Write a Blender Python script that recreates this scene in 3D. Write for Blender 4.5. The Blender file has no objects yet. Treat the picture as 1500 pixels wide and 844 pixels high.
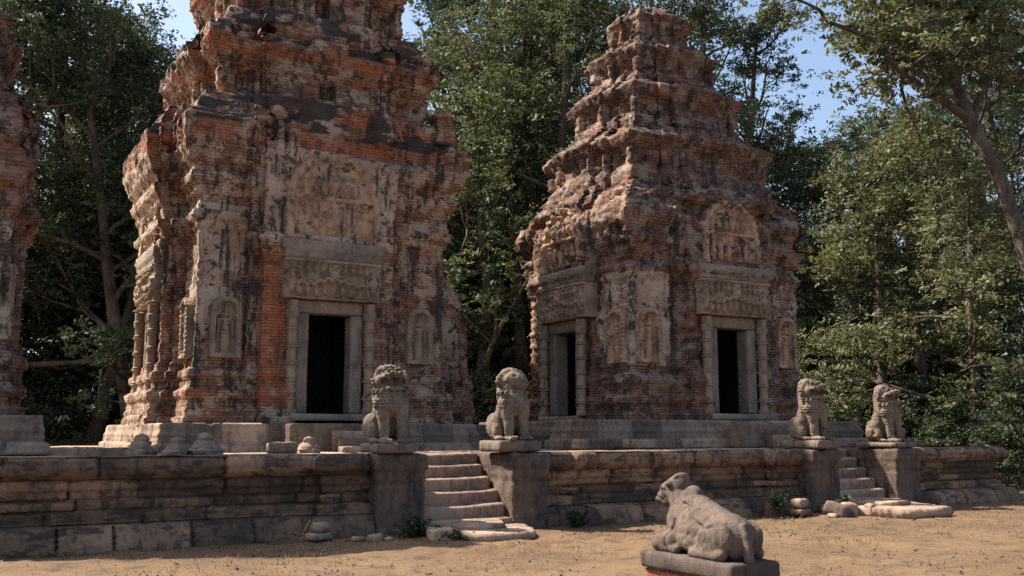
import bpy, bmesh, math, random
import numpy as np
from mathutils import Vector, Matrix
random.seed(7)
RNG = np.random.default_rng(11)
SC = bpy.context.scene
COL = SC.collection

# ------------------------------------------------------------------ camera, sky, sun, exposure
cam_d = bpy.data.cameras.new('camera'); cam = bpy.data.objects.new('camera', cam_d); COL.objects.link(cam)
cam_d.sensor_width = 36.0; cam_d.lens = 36.0 * 1462.0 / 1500.0
cam_d.clip_start = 0.1; cam_d.clip_end = 2000
cam.location = (0, 0, 1.65)
cam.rotation_euler = (math.radians(90 + 8.212), 0, math.radians(-29.414))
SC.camera = cam

SUN_TO = Vector((-0.60, 0.61, 1.0)).normalized()
SUN_EL = math.asin(SUN_TO.z); SUN_AZ = math.atan2(SUN_TO.x, SUN_TO.y)
world = bpy.data.worlds.new('World'); SC.world = world; world.use_nodes = True
wn = world.node_tree; bg = wn.nodes['Background']
sky = wn.nodes.new('ShaderNodeTexSky'); sky.sky_type = 'NISHITA'; sky.sun_disc = False
sky.sun_elevation = SUN_EL; sky.sun_rotation = SUN_AZ
sky.air_density = 1.0; sky.dust_density = 2.6; sky.ozone_density = 1.0
wn.links.new(sky.outputs[0], bg.inputs[0]); bg.inputs[1].default_value = 0.09
sun_d = bpy.data.lights.new('sun', 'SUN'); sun = bpy.data.objects.new('sun', sun_d); COL.objects.link(sun)
sun_d.energy = 4.4; sun_d.angle = math.radians(0.55); sun_d.color = (1.0, 0.93, 0.82)
sun.rotation_euler = (-SUN_TO).to_track_quat('-Z', 'Y').to_euler()
SC.view_settings.view_transform = 'Standard'; SC.view_settings.look = 'None'
SC.view_settings.gamma = 1; SC.view_settings.use_curve_mapping = False
SC.view_settings.exposure = 1.4
try:
    SC.cycles.use_denoising = False
    SC.cycles.max_bounces = 4; SC.cycles.diffuse_bounces = 3; SC.cycles.transparent_max_bounces = 4
    SC.cycles.sample_clamp_indirect = 1.5
except Exception:
    pass

# ------------------------------------------------------------------ numpy noise
def _h(ix, iy, iz, seed):
    n = (ix.astype(np.int64) * 374761393 + iy.astype(np.int64) * 668265263 + iz.astype(np.int64) * 2147483647 + seed * 974711) & 0xffffffff
    n = ((n ^ (n >> 13)) * 1274126177) & 0xffffffff
    n = ((n ^ (n >> 16)) * 2246822519) & 0xffffffff
    return ((n ^ (n >> 15)) & 0xffffff) / 16777215.0
def vnoise(p, seed=0):
    i = np.floor(p).astype(np.int64); f = p - i; f = f * f * (3 - 2 * f)
    x, y, z = i[..., 0], i[..., 1], i[..., 2]; fx, fy, fz = f[..., 0], f[..., 1], f[..., 2]
    r = 0
    for a in (0, 1):
        wa = fx if a else 1 - fx
        for b in (0, 1):
            wb = fy if b else 1 - fy
            for c in (0, 1):
                r = r + wa * wb * (fz if c else 1 - fz) * _h(x + a, y + b, z + c, seed)
    return r
def fbm(p, seed=0, octv=4, sc=1.0):
    p = np.asarray(p, float) * sc; r = 0; a = .5; t = 0
    for k in range(octv):
        r = r + a * vnoise(p, seed + 31 * k); t += a; a *= .5; p = p * 2.03 + 5.1
    return r / t
def sstep(a, b, x):
    t = np.clip((x - a) / (b - a), 0, 1); return t * t * (3 - 2 * t)
def hash2(a, b, seed=0):
    a = np.asarray(a); b = np.asarray(b); a, b = np.broadcast_arrays(a, b)
    return _h(a, b, np.zeros_like(a), seed)

# ------------------------------------------------------------------ object helpers
def put(name, me, mat=None, parent=None, loc=None, rot=None, smooth=False):
    o = bpy.data.objects.new(name, me); COL.objects.link(o)
    if mat and not me.materials: me.materials.append(mat)
    if parent: o.parent = parent
    if loc is not None: o.location = loc
    if rot is not None: o.rotation_euler = rot
    if smooth: me.polygons.foreach_set('use_smooth', [True] * len(me.polygons))
    return o
def raw_mesh(name, V, faces, attrs=None):
    me = bpy.data.meshes.new(name); me.from_pydata([tuple(v) for v in V], [], faces)
    if attrs:
        for k, a in attrs.items():
            at = me.attributes.new(k, 'FLOAT', 'POINT'); at.data.foreach_set('value', np.asarray(a, np.float32))
    me.update(); return me
def quad_mesh(name, V, Q, attrs=None):
    V = np.asarray(V, np.float32); Q = np.asarray(Q, np.int32)
    me = bpy.data.meshes.new(name); me.vertices.add(len(V)); me.vertices.foreach_set('co', V.ravel())
    me.loops.add(Q.size); me.loops.foreach_set('vertex_index', Q.ravel())
    me.polygons.add(len(Q)); me.polygons.foreach_set('loop_start', np.arange(0, Q.size, Q.shape[1], dtype=np.int32))
    me.polygons.foreach_set('loop_total', np.full(len(Q), Q.shape[1], np.int32))
    if attrs:
        for k, a in attrs.items():
            at = me.attributes.new(k, 'FLOAT', 'POINT'); at.data.foreach_set('value', np.asarray(a, np.float32))
    me.update(calc_edges=True); me.validate(); return me
def thing(name, label, cat, loc=(0, 0, 0), rotz=0, group=None):
    o = bpy.data.objects.new(name, None); COL.objects.link(o); o.empty_display_size = .2
    o.location = loc; o.rotation_euler = (0, 0, rotz)
    return tag(o, label, cat, group)
def tag(o, label, cat, group=None):
    o['label'] = label; o['category'] = cat
    if group: o['group'] = group
    return o
def structure(o): o['kind'] = 'structure'; return o
def stuff(o, label, cat): o['kind'] = 'stuff'; o['label'] = label; o['category'] = cat; return o

# ------------------------------------------------------------------ materials
class NT:
    def __init__(s, name):
        s.m = bpy.data.materials.new(name); s.m.use_nodes = True; s.t = s.m.node_tree
        s.b = s.t.nodes['Principled BSDF']; s.b.inputs['Specular IOR Level'].default_value = .25
    def n(s, ty, **kw):
        x = s.t.nodes.new(ty)
        for k, v in kw.items():
            if k.startswith('i_'):
                key = k[2:]; x.inputs[int(key) if key.isdigit() else key.replace('_', ' ')].default_value = v
            else: setattr(x, k, v)
        return x
    def l(s, a, b): s.t.links.new(a, b)
    def obj(s): return s.n('ShaderNodeTexCoord').outputs['Object']
    def noise(s, vec, scale, detail=5, rough=.6, out='Fac'):
        x = s.n('ShaderNodeTexNoise'); x.inputs['Scale'].default_value = scale; x.inputs['Detail'].default_value = detail
        x.inputs['Roughness'].default_value = rough; s.l(vec, x.inputs['Vector']); return x.outputs[out]
    def scaled(s, vec, sc):
        x = s.n('ShaderNodeMapping'); x.inputs['Scale'].default_value = sc; s.l(vec, x.inputs['Vector']); return x.outputs[0]
    def ramp(s, fac, a, b, va=0., vb=1.):
        x = s.n('ShaderNodeMapRange'); x.interpolation_type = 'SMOOTHSTEP'
        x.inputs[1].default_value = a; x.inputs[2].default_value = b; x.inputs[3].default_value = va; x.inputs[4].default_value = vb
        s.l(fac, x.inputs[0]); return x.outputs[0]
    def math(s, op, a, b):
        x = s.n('ShaderNodeMath', operation=op)
        for i, v in enumerate((a, b)):
            if isinstance(v, (int, float)): x.inputs[i].default_value = v
            else: s.l(v, x.inputs[i])
        return x.outputs[0]
    def mix(s, fac, a, b, blend='MIX'):
        x = s.n('ShaderNodeMix', data_type='RGBA', blend_type=blend)
        for i, v in ((0, fac), (6, a), (7, b)):
            if isinstance(v, (int, float)): x.inputs[i].default_value = v
            elif isinstance(v, tuple): x.inputs[i].default_value = (*v, 1)
            else: s.l(v, x.inputs[i])
        return x.outputs[2]
    def attr(s, name): return s.n('ShaderNodeAttribute', attribute_name=name).outputs['Fac']
    def bump(s, h, strength, dist, prev=None):
        x = s.n('ShaderNodeBump'); x.inputs['Strength'].default_value = strength; x.inputs['Distance'].default_value = dist
        s.l(h, x.inputs['Height'])
        if prev is not None: s.l(prev, x.inputs['Normal'])
        return x.outputs[0]
    def done(s, col, rough=.9, nrm=None):
        if isinstance(col, tuple): s.b.inputs['Base Color'].default_value = (*col, 1)
        else: s.l(col, s.b.inputs['Base Color'])
        if isinstance(rough, (int, float)): s.b.inputs['Roughness'].default_value = rough
        else: s.l(rough, s.b.inputs['Roughness'])
        if nrm is not None: s.l(nrm, s.b.inputs['Normal'])
        return s.m

def brick_material(name, c1, c2, mortar, plaster, black=(.028, .022, .02), fresh=(.42, .125, .06), pale=(.36, .23, .16), dark_amt=.5):
    k = NT(name); P = k.obj()
    geo = k.n('ShaderNodeNewGeometry'); sn = k.n('ShaderNodeSeparateXYZ'); k.l(geo.outputs['True Normal'], sn.inputs[0])
    sp = k.n('ShaderNodeSeparateXYZ'); k.l(P, sp.inputs[0])
    ax = k.math('ABSOLUTE', sn.outputs[0], 0.); ay = k.math('ABSOLUTE', sn.outputs[1], 0.)
    sel = k.math('GREATER_THAN', ax, ay)
    mu = k.n('ShaderNodeMix', data_type='FLOAT'); k.l(sel, mu.inputs[0]); k.l(sp.outputs[0], mu.inputs[2]); k.l(sp.outputs[1], mu.inputs[3])
    cv = k.n('ShaderNodeCombineXYZ'); k.l(mu.outputs[0], cv.inputs[0]); k.l(sp.outputs[2], cv.inputs[1])
    # a little warp so the courses wander
    wv = k.n('ShaderNodeVectorMath', operation='MULTIPLY_ADD'); k.l(k.noise(P, 2.2, 3, .6, 'Color'), wv.inputs[0]); wv.inputs[1].default_value = (.02, .03, 0); k.l(cv.outputs[0], wv.inputs[2])
    bt = k.n('ShaderNodeTexBrick'); k.l(wv.outputs[0], bt.inputs['Vector'])
    bt.inputs['Scale'].default_value = 1; bt.inputs['Mortar Size'].default_value = .008; bt.inputs['Mortar Smooth'].default_value = .4
    bt.inputs['Brick Width'].default_value = .26; bt.inputs['Row Height'].default_value = .07; bt.inputs['Bias'].default_value = -.1
    bt.inputs['Color1'].default_value = (*c1, 1); bt.inputs['Color2'].default_value = (*c2, 1); bt.inputs['Mortar'].default_value = (*mortar, 1)
    n1 = k.noise(P, 1.1, 7, .66); n2 = k.noise(P, 5.5, 6, .7); n3 = k.noise(P, 24, 4, .75)
    m1 = k.noise(k.scaled(P, (1, 1, 1.5)), 1.7, 8, .7); m2 = k.noise(k.scaled(P, (.8, .8, 1.7)), 1.35, 8, .72); m3 = k.noise(k.scaled(P, (1.2, 1.2, 1.2)), 2.4, 7, .72)
    hor = k.noise(k.scaled(P, (2.2, 2.2, 14)), 1.0, 5, .65)
    ver = k.noise(k.scaled(P, (4.5, 4.5, .55)), 1.0, 6, .68)
    col = bt.outputs['Color']
    fcol = k.mix(k.ramp(n2, .4, .62), k.mix(n3, fresh, tuple(x * .72 for x in fresh)), k.mix(.5, fresh, c2))
    fcol = k.mix(.4, fcol, bt.outputs['Color']); fcol = k.mix(k.ramp(bt.outputs['Fac'], 0, 1), fcol, tuple(x * .5 for x in fresh))
    col = k.mix(k.ramp(m2, .515, .575, 0, .85), col, fcol)               # patches of raw orange brick
    col = k.mix(k.ramp(m1, .475, .56, 0, .9), col, k.mix(k.ramp(n3, .4, .7), pale, tuple(x * .7 for x in pale)))   # pale, weather-bleached brick
    col = k.mix(k.ramp(hor, .5, .7, 0, .4), col, tuple(x * .5 for x in c2))
    col = k.mix(k.math('MULTIPLY', k.attr('fresh'), k.ramp(m3, .36, .5, .35, 1.)), col, fcol)
    pm = k.ramp(k.math('ADD', k.attr('plaster'), k.math('MULTIPLY', k.math('SUBTRACT', k.math('ADD', k.math('MULTIPLY', n2, .5), k.math('MULTIPLY', m3, .5)), .5), 1.5)), .45, .52)
    pc = k.mix(k.ramp(n1, .38, .62), plaster, tuple(a * b for a, b in zip(plaster, (.70, .58, .52))))
    pc = k.mix(k.ramp(n3, .5, .75, 0, .6), pc, tuple(x * .5 for x in plaster))
    col = k.mix(pm, col, pc)
    # black lichen: attribute zones broken by noise, free patches and vertical runs
    bm = k.ramp(k.math('ADD', k.attr('black'), k.math('MULTIPLY', k.math('SUBTRACT', k.math('ADD', k.math('MULTIPLY', n2, .5), k.math('MULTIPLY', hor, .5)), .5), 1.3)), .42, .54)
    st = k.math('MULTIPLY', k.ramp(ver, .51, .6), k.ramp(n1, .38, .5, 0, min(1, dark_amt * 1.8)))
    sp2 = k.math('MULTIPLY', k.ramp(m3, .545, .59), min(1, dark_amt * 1.7))
    bm = k.math('MINIMUM', k.math('MAXIMUM', bm, k.math('MAXIMUM', st, sp2)), .92)
    col = k.mix(k.math('MULTIPLY', bm, k.math('SUBTRACT', 1.0, k.math('MULTIPLY', k.attr('fresh'), .25))), col, k.mix(n3, black, tuple(x * 2.4 for x in black)))
    col = k.mix(1.0, col, k.mix(n3, (.6, .6, .6), (1.42, 1.38, 1.34)), 'MULTIPLY')
    hgt = k.math('SUBTRACT', k.math('MULTIPLY', n3, .6), k.math('MULTIPLY', k.math('MULTIPLY', bt.outputs['Fac'], k.math('SUBTRACT', 1, pm)), .9))
    b = k.bump(hgt, 1.0, .03); b = k.bump(n2, .7, .06, b); b = k.bump(hor, .3, .03, b)
    return k.done(col, .92, b)

def stone_material(name, c1, c2, dark, spot=(.40, .36, .31), warm=(.3, .17, .1), dark_amt=.6, warm_amt=.4, spot_amt=.35, layered=False, fine=1.0, bk=1.0):
    k = NT(name); P = k.obj()
    n1 = k.noise(P, 1.6 * fine, 6, .62); n2 = k.noise(P, 6.5 * fine, 6, .7); n3 = k.noise(P, 38 * fine, 4, .7)
    ver = k.noise(k.scaled(P, (7 * fine, 7 * fine, .8)), 1.0, 5, .65)
    lay = k.noise(k.scaled(P, (1.6, 1.6, 9)), 1.0, 6, .7)
    col = k.mix(k.ramp(n1, .36, .64), c1, c2)
    col = k.mix(k.ramp(n2, .5, .75, 0, warm_amt), col, warm)
    if layered: col = k.mix(k.ramp(lay, .45, .66, 0, .35), col, warm)
    t = k.attr('tone')
    col = k.mix(1.0, col, k.mix(k.ramp(t, 0, 1), (.5, .48, .46), (1.4, 1.3, 1.2)), 'MULTIPLY')
    dk = k.math('MULTIPLY', k.ramp(ver, .47, .68), k.ramp(n1, .3, .55, .15, 1))
    dk = k.math('MAXIMUM', dk, k.ramp(k.noise(P, 3.1 * fine, 6, .68), .53, .66))
    if layered: dk = k.math('MAXIMUM', dk, k.ramp(k.noise(k.scaled(P, (1.3, 1.3, 4)), 1.5, 6, .7), .5, .6))
    col = k.mix(k.math('MULTIPLY', dk, dark_amt), col, dark)
    col = k.mix(k.ramp(k.noise(P, 14 * fine, 3, .5), .63, .7, 0, spot_amt), col, spot)
    col = k.mix(1.0, col, k.mix(n3, (.7, .7, .7), (1.28, 1.27, 1.25)), 'MULTIPLY')
    b = k.bump(n3, .55, .012); b = k.bump(n2, .6 * bk, .04 * bk, b)
    if layered: b = k.bump(lay, .5, .04, b)
    return k.done(col, .88, b)

M = {}
M['brick_warm'] = brick_material('weathered_orange_brick', (.29, .15, .092), (.17, .088, .058), (.14, .10, .075), (.50, .385, .295), fresh=(.56, .17, .075), pale=(.48, .35, .25), dark_amt=.56)
M['brick_purple'] = brick_material('weathered_brown_brick', (.205, .112, .078), (.115, .066, .05), (.095, .068, .055), (.50, .40, .31), fresh=(.42, .165, .08), pale=(.33, .245, .19), dark_amt=.8)
M['brick_red'] = brick_material('new_red_brick', (.38, .12, .07), (.29, .09, .055), (.24, .17, .13), (.44, .31, .23), fresh=(.4, .14, .08), pale=(.36, .15, .09), dark_amt=.15)
M['stone_door'] = stone_material('grey_sandstone', (.26, .212, .172), (.18, .15, .124), (.045, .038, .034), warm=(.22, .15, .1), dark_amt=.45, warm_amt=.35)
M['stone_carved'] = stone_material('carved_sandstone', (.32, .245, .185), (.22, .168, .128), (.05, .04, .034), warm=(.26, .15, .09), dark_amt=.45)
M['stucco'] = stone_material('carved_stucco', (.42, .30, .215), (.29, .19, .13), (.045, .035, .03), warm=(.30, .15, .08), dark_amt=.85, warm_amt=.6, spot_amt=.15)
M['wall'] = stone_material('terrace_sandstone', (.24, .155, .108), (.14, .092, .066), (.04, .031, .027), warm=(.33, .2, .12), dark_amt=.85, warm_amt=.4, layered=True, spot_amt=.12)
M['stone'] = stone_material('brown_sandstone', (.32, .235, .18), (.21, .155, .125), (.05, .04, .034), warm=(.3, .18, .115), dark_amt=.6)
M['lion'] = stone_material('lion_sandstone', (.2, .158, .126), (.135, .108, .09), (.05, .042, .037), warm=(.32, .22, .15), dark_amt=.6, warm_amt=.5, spot_amt=.35, fine=2)
M['bull'] = stone_material('bull_sandstone', (.135, .103, .088), (.08, .064, .057), (.04, .034, .032), warm=(.22, .15, .115), dark_amt=.85, warm_amt=.45, spot_amt=.12, fine=2.0, bk=.45)
M['pier'] = stone_material('stained_sandstone', (.2, .142, .112), (.125, .092, .075), (.04, .032, .028), warm=(.36, .24, .185), dark_amt=.9, warm_amt=.55, spot_amt=.2)
M['doorway_shade'] = stone_material('interior_shade', (.055, .04, .033), (.04, .03, .026), (.02, .016, .014), spot=(.07, .06, .05), warm=(.06, .04, .03))  # near-black colour stands in for the shade inside the doorways
M['paving'] = stone_material('paving_sandstone', (.38, .31, .25), (.3, .24, .19), (.12, .095, .08), dark_amt=.35, warm_amt=.3)

def ground_material():
    k = NT('dry_ground'); P = k.obj()
    n1 = k.noise(P, .45, 6, .6); n2 = k.noise(P, 2.6, 6, .68); n3 = k.noise(P, 30, 5, .75); n4 = k.noise(k.scaled(P, (55, 16, 30)), 1, 3, .7)
    col = k.mix(k.ramp(n1, .38, .62), (.128, .076, .04), (.168, .104, .056))
    col = k.mix(k.ramp(n2, .48, .64, 0, .85), col, (.075, .047, .03))
    col = k.mix(k.ramp(n4, .5, .72, 0, .7), col, (.19, .128, .07))
    col = k.mix(k.ramp(k.noise(P, 3.4, 6, .72), .56, .68, 0, .8), col, (.085, .06, .045))
    col = k.mix(1.0, col, k.mix(n3, (.68, .68, .68), (1.3, 1.28, 1.25)), 'MULTIPLY')
    b = k.bump(n3, .6, .02); b = k.bump(n2, .7, .08, b)
    return k.done(col, .95, b)
M['ground'] = ground_material()
def leaf_material(name, a, b, c, gloss=.62, trans=.3):
    k = NT(name); t = k.attr('tint')
    oi = k.n('ShaderNodeObjectInfo').outputs['Random']
    col = k.mix(k.ramp(t, .0, .75), a, b); col = k.mix(k.ramp(t, .78, 1.0), col, c)
    col = k.mix(1.0, col, k.mix(oi, (.75, .8, .8), (1.2, 1.15, 1.05)), 'MULTIPLY')
    k.b.inputs['Specular IOR Level'].default_value = .22
    k.done(col, gloss)
    tr = k.n('ShaderNodeBsdfTranslucent'); k.l(k.mix(1.0, col, (1.12, 1.1, .72), 'MULTIPLY'), tr.inputs['Color'])
    ms = k.n('ShaderNodeMixShader'); ms.inputs[0].default_value = trans
    k.l(k.b.outputs[0], ms.inputs[1]); k.l(tr.outputs[0], ms.inputs[2])
    k.l(ms.outputs[0], k.t.nodes['Material Output'].inputs['Surface']); return k.m
M['leaf_dark'] = leaf_material('dark_leaves', (.034, .05, .031), (.066, .088, .052), (.12, .13, .08))
M['leaf_mid'] = leaf_material('mid_leaves', (.05, .066, .038), (.1, .12, .066), (.18, .175, .1))
M['leaf_olive'] = leaf_material('olive_leaves', (.078, .088, .048), (.16, .165, .095), (.26, .205, .11))
M['leaf_weed'] = leaf_material('weed_leaves', (.025, .042, .014), (.045, .07, .024), (.08, .1, .045))
M['straw'] = leaf_material('straw', (.12, .078, .042), (.18, .12, .066), (.23, .17, .105), gloss=.7, trans=.2)
M['litter'] = leaf_material('dead_leaves', (.05, .03, .02), (.11, .06, .035), (.2, .13, .08), gloss=.7, trans=.1)
def bark():
    k = NT('bark'); P = k.obj(); v = k.noise(k.scaled(P, (6, 6, 1.3)), 1, 6, .7); n = k.noise(P, 1.1, 4, .6)
    col = k.mix(k.ramp(v, .3, .7), (.04, .03, .023), (.115, .088, .068)); col = k.mix(k.ramp(n, .5, .7, 0, .6), col, (.16, .135, .11))
    return k.done(col, .9, k.bump(v, .8, .06))
M['bark'] = bark()

# ------------------------------------------------------------------ the eroded shell: a polygon swept up through many courses
def shell(name, mat, parent, polyfn, zs, segs, dispfn, hole=None, cap=True, base_z=0., smooth=False):
    """polyfn(z)->(M,2) counter-clockwise; segs = spacing per edge or one number; dispfn(ctx)->(d, attrs)."""
    zs = np.asarray(zs, float); p0 = np.array([polyfn(z) for z in zs]); L, Mv, _ = p0.shape
    ref = p0[np.argmax(np.abs(p0).sum(axis=(1, 2)))]
    ln = np.hypot(*(np.roll(ref, -1, 0) - ref).T)
    seg = np.broadcast_to(np.asarray(segs, float), (Mv,))
    cnt = np.maximum(1, np.round(ln / seg).astype(int))
    E = np.repeat(np.arange(Mv), cnt); T = np.concatenate([np.arange(c) / c for c in cnt])
    a = p0[:, E]; b = p0[:, (E + 1) % Mv]; XY = a + (b - a) * T[None, :, None]
    dirv = (np.roll(ref, -1, 0) - ref) / np.maximum(ln, 1e-9)[:, None]; nrm = np.stack([dirv[:, 1], -dirv[:, 0]], 1)
    N = nrm[E].copy(); first = T == 0
    N[first] = nrm[E[first]] + nrm[(E[first] - 1) % Mv]
    X, Y = XY[..., 0], XY[..., 1]; Z = np.broadcast_to(zs[:, None], X.shape).copy()
    horiz = np.abs(nrm[E][:, 1]) > .5
    U = np.where(horiz[None], X, Y)
    c = dict(X=X, Y=Y, Z=Z, U=U, E=np.broadcast_to(E[None], X.shape), T=np.broadcast_to(T[None], X.shape), P=np.stack([X, Y, Z], -1), nx=N[:, 0], ny=N[:, 1],
             row=np.broadcast_to(np.arange(L)[:, None], X.shape), n=len(E), L=L, ln=ln)
    d, at = dispfn(c)
    V = np.stack([X + N[None, :, 0] * d, Y + N[None, :, 1] * d, Z - base_z + at.pop('dz', 0)], -1)
    n = len(E); i = np.arange(n); j = (i + 1) % n; l = np.arange(L - 1)[:, None]
    Q = np.stack([l * n + i, l * n + j, (l + 1) * n + j, (l + 1) * n + i], -1).reshape(-1, 4)
    if hole is not None:
        mx = .25 * (X[:-1][:, i] + X[:-1][:, j] + X[1:][:, i] + X[1:][:, j]); my = .25 * (Y[:-1][:, i] + Y[:-1][:, j] + Y[1:][:, i] + Y[1:][:, j])
        mz = .5 * (Z[:-1] + Z[1:]); Q = Q[~hole(mx, my, mz, np.broadcast_to(E[None], mx.shape)).reshape(-1)]
    me = quad_mesh(name, V.reshape(-1, 3), Q, {k: v.reshape(-1) for k, v in at.items()})
    if cap:
        bm = bmesh.new(); bm.from_mesh(me); bm.verts.ensure_lookup_table()
        f = bm.faces.new([bm.verts[(L - 1) * n + q] for q in range(n)])
        bmesh.ops.triangulate(bm, faces=[f]); bm.to_mesh(me); bm.free()
    return put(name, me, mat, parent, smooth=smooth)

def stone_block(name, dims, mat=None, parent=None, loc=(0, 0, 0), rot=(0, 0, 0), r=.04, amp=.02, res=.06, seed=0, taper=0., tone=None, shape=None, wear=None):
    """A worn rectangular stone, origin at the middle of its underside."""
    hx, hy, hz = dims[0] / 2, dims[1] / 2, dims[2] / 2
    V = []; Q = []
    for ax in range(3):
        o1, o2 = [(1, 2), (2, 0), (0, 1)][ax]; H = (hx, hy, hz)
        n1 = max(2, int(round(2 * H[o1] / res))); n2 = max(2, int(round(2 * H[o2] / res)))
        g1 = np.linspace(-H[o1], H[o1], n1 + 1); g2 = np.linspace(-H[o2], H[o2], n2 + 1)
        A, B = np.meshgrid(g1, g2, indexing='ij')
        for s in (-1, 1):
            p = np.zeros(A.shape + (3,)); p[..., o1] = A; p[..., o2] = B; p[..., ax] = s * H[ax]
            base = len(V); V.extend(p.reshape(-1, 3)); W = n2 + 1
            for i in range(n1):
                for j in range(n2):
                    q = [base + i * W + j, base + (i + 1) * W + j, base + (i + 1) * W + j + 1, base + i * W + j + 1]
                    Q.append(q if s > 0 else q[::-1])
    V = np.array(V); r = min(r, hx * .95, hy * .95, hz * .95)
    h = np.array([hx, hy, hz]); q = np.clip(V, -(h - r), h - r); dd = V - q; nl = np.linalg.norm(dd, axis=1, keepdims=True)
    V = q + np.where(nl > 1e-9, dd / np.maximum(nl, 1e-9) * r, 0)
    if shape is not None: V = shape(V, h)
    nn = V / np.maximum(np.linalg.norm(V / h, axis=1, keepdims=True), 1e-6) / h; nn /= np.maximum(np.linalg.norm(nn, axis=1, keepdims=True), 1e-6)
    o = np.array([seed * 3.7, seed * 1.3, seed * .7])
    V = V + nn * ((fbm(V + o, seed, 4, 2.2) - .5) * 2 * amp + (fbm(V + o, seed + 5, 3, 9) - .5) * amp * .9)[:, None]
    if wear is not None: V = wear(V, h)
    if taper:
        t = (V[:, 2:3] + hz) / (2 * hz); V[:, :2] *= 1 - taper * t
    V[:, 2] += hz
    tn = np.full(len(V), random.random() if tone is None else tone)
    me = quad_mesh(name, V, Q, {'tone': tn})
    bm = bmesh.new(); bm.from_mesh(me); bmesh.ops.remove_doubles(bm, verts=bm.verts, dist=min(.004, res * .1)); bm.to_mesh(me); bm.free()
    return put(name, me, mat or M['stone'], parent, loc, rot, smooth=True)

# ------------------------------------------------------------------ relief plates (carving as real height), lathes
def bumps(U, V, lst):
    r = np.zeros_like(U)
    for cu, cv, ru, rv, h in lst:
        q = 1 - ((U - cu) / ru) ** 2 - ((V - cv) / rv) ** 2
        r = np.maximum(r, h * np.sqrt(np.maximum(q, 0)))
    return r
def plate(name, mat, parent, w, h, fn, res, loc, rotz=0, thick=.15, mask=None, smooth=True, attrs=None):
    nu = int(round(w / res)); nv = int(round(h / res))
    u = np.linspace(-w / 2, w / 2, nu + 1); v = np.linspace(0, h, nv + 1); U, Vv = np.meshgrid(u, v, indexing='ij')
    H = fn(U, Vv); P = np.stack([U, -H, Vv], -1).reshape(-1, 3); W = nv + 1
    i, j = np.meshgrid(np.arange(nu), np.arange(nv), indexing='ij'); i = i.ravel(); j = j.ravel()
    Q = np.stack([i * W + j, (i + 1) * W + j, (i + 1) * W + j + 1, i * W + j + 1], -1)
    if mask is not None:
        mk = mask(.5 * (u[i] + u[i + 1]), .5 * (v[j] + v[j + 1])); Q = Q[mk]
    at = {'tone': np.full(len(P), .6)}
    if attrs: at.update({k: f(U, Vv).reshape(-1) for k, f in attrs.items()})
    me = quad_mesh(name, P, Q, at)
    bm = bmesh.new(); bm.from_mesh(me)
    loose = [x for x in bm.verts if not x.link_faces]; bmesh.ops.delete(bm, geom=loose, context='VERTS')
    be = [e for e in bm.edges if e.is_boundary]; ex = bmesh.ops.extrude_edge_only(bm, edges=be)
    for x in ex['geom']:
        if isinstance(x, bmesh.types.BMVert): x.co.y = thick
    bmesh.ops.recalc_face_normals(bm, faces=bm.faces); bm.to_mesh(me); bm.free()
    return put(name, me, mat, parent, loc, (0, 0, rotz), smooth=smooth)
def lathe(name, prof, mat, parent, loc, n=20, seed=0, amp=.006, facets=0):
    z = np.array([p[0] for p in prof]); r = np.array([p[1] for p in prof])
    zz = np.unique(np.concatenate([z, np.arange(z[0], z[-1], .02)])); rr = np.interp(zz, z, r)
    th = np.linspace(0, 2 * math.pi, n, endpoint=False)
    R = rr[:, None] * np.ones(n)[None]
    P = np.stack([R * np.cos(th), R * np.sin(th), np.broadcast_to(zz[:, None], R.shape)], -1)
    k = 1 + (fbm(P + seed * 3.1, seed, 3, 9) - .5) * amp / .05
    P[..., :2] *= k[..., None]
    i = np.arange(n); j = (i + 1) % n; l = np.arange(len(zz) - 1)[:, None]
    Q = np.stack([l * n + i, l * n + j, (l + 1) * n + j, (l + 1) * n + i], -1).reshape(-1, 4)
    return put(name, quad_mesh(name, P.reshape(-1, 3), Q, {'tone': np.full(P.shape[0] * n, .55)}), mat, parent, loc, smooth=True)

def niche_h(U, V):
    W, H = .34, 1.36
    top = 1.02 + .24 * np.sqrt(np.clip(1 - (U / .23) ** 2, 0, 1))
    inside = (np.abs(U) < .215) & (V > .1) & (V < top)
    fr = .07 + .012 * np.sin(V * 60) * (np.abs(U) > .26)
    fr = fr + bumps(U, V, [(x, 1.18 + .1 * (1 - abs(x) / .3), .05, .07, .035) for x in np.linspace(-.3, .3, 7)]) + .02 * (fbm(np.stack([U, V, 0 * U], -1), 3, 3, 20) - .5)
    fig = [(-.06, .13, .045, .035, .06), (.06, .13, .045, .035, .06), (0, .34, .125, .26, .075), (0, .50, .115, .13, .085), (0, .70, .085, .17, .085),
           (-.045, .77, .04, .04, .105), (.045, .77, .04, .04, .105), (0, .85, .145, .05, .08), (-.15, .72, .034, .15, .07), (.15, .72, .034, .15, .07),
           (-.165, .5, .03, .15, .065), (.165, .55, .03, .12, .065), (.15, .68, .04, .05, .085), (0, .97, .06, .075, .1), (0, 1.06, .065, .05, .085), (0, 1.13, .035, .08, .07), (-.075, .97, .02, .06, .06), (.075, .97, .02, .06, .06), (0, .55, .13, .025, .095)]
    h = np.where(inside, -.10 + bumps(U, V, fig) * 1.75, fr * 1.0)
    return h + .012 * (fbm(np.stack([U, V, 0 * U], -1), 9, 3, 14) - .5) * 2
def niche_mask(u, v):
    return (v < 1.0) | (np.abs(u) < .33 * np.sqrt(np.clip(1 - ((v - 1.0) / .37) ** 2, 0, 1)) + .02)
def niche(parent, loc, rotz=0, mat=None, s=1.0):
    o = plate('niche_figure', mat or M['stone_carved'], parent, .68, 1.36, niche_h, .0125, loc, rotz, .2, niche_mask); o.scale = (s, 1, s); return o
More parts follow.
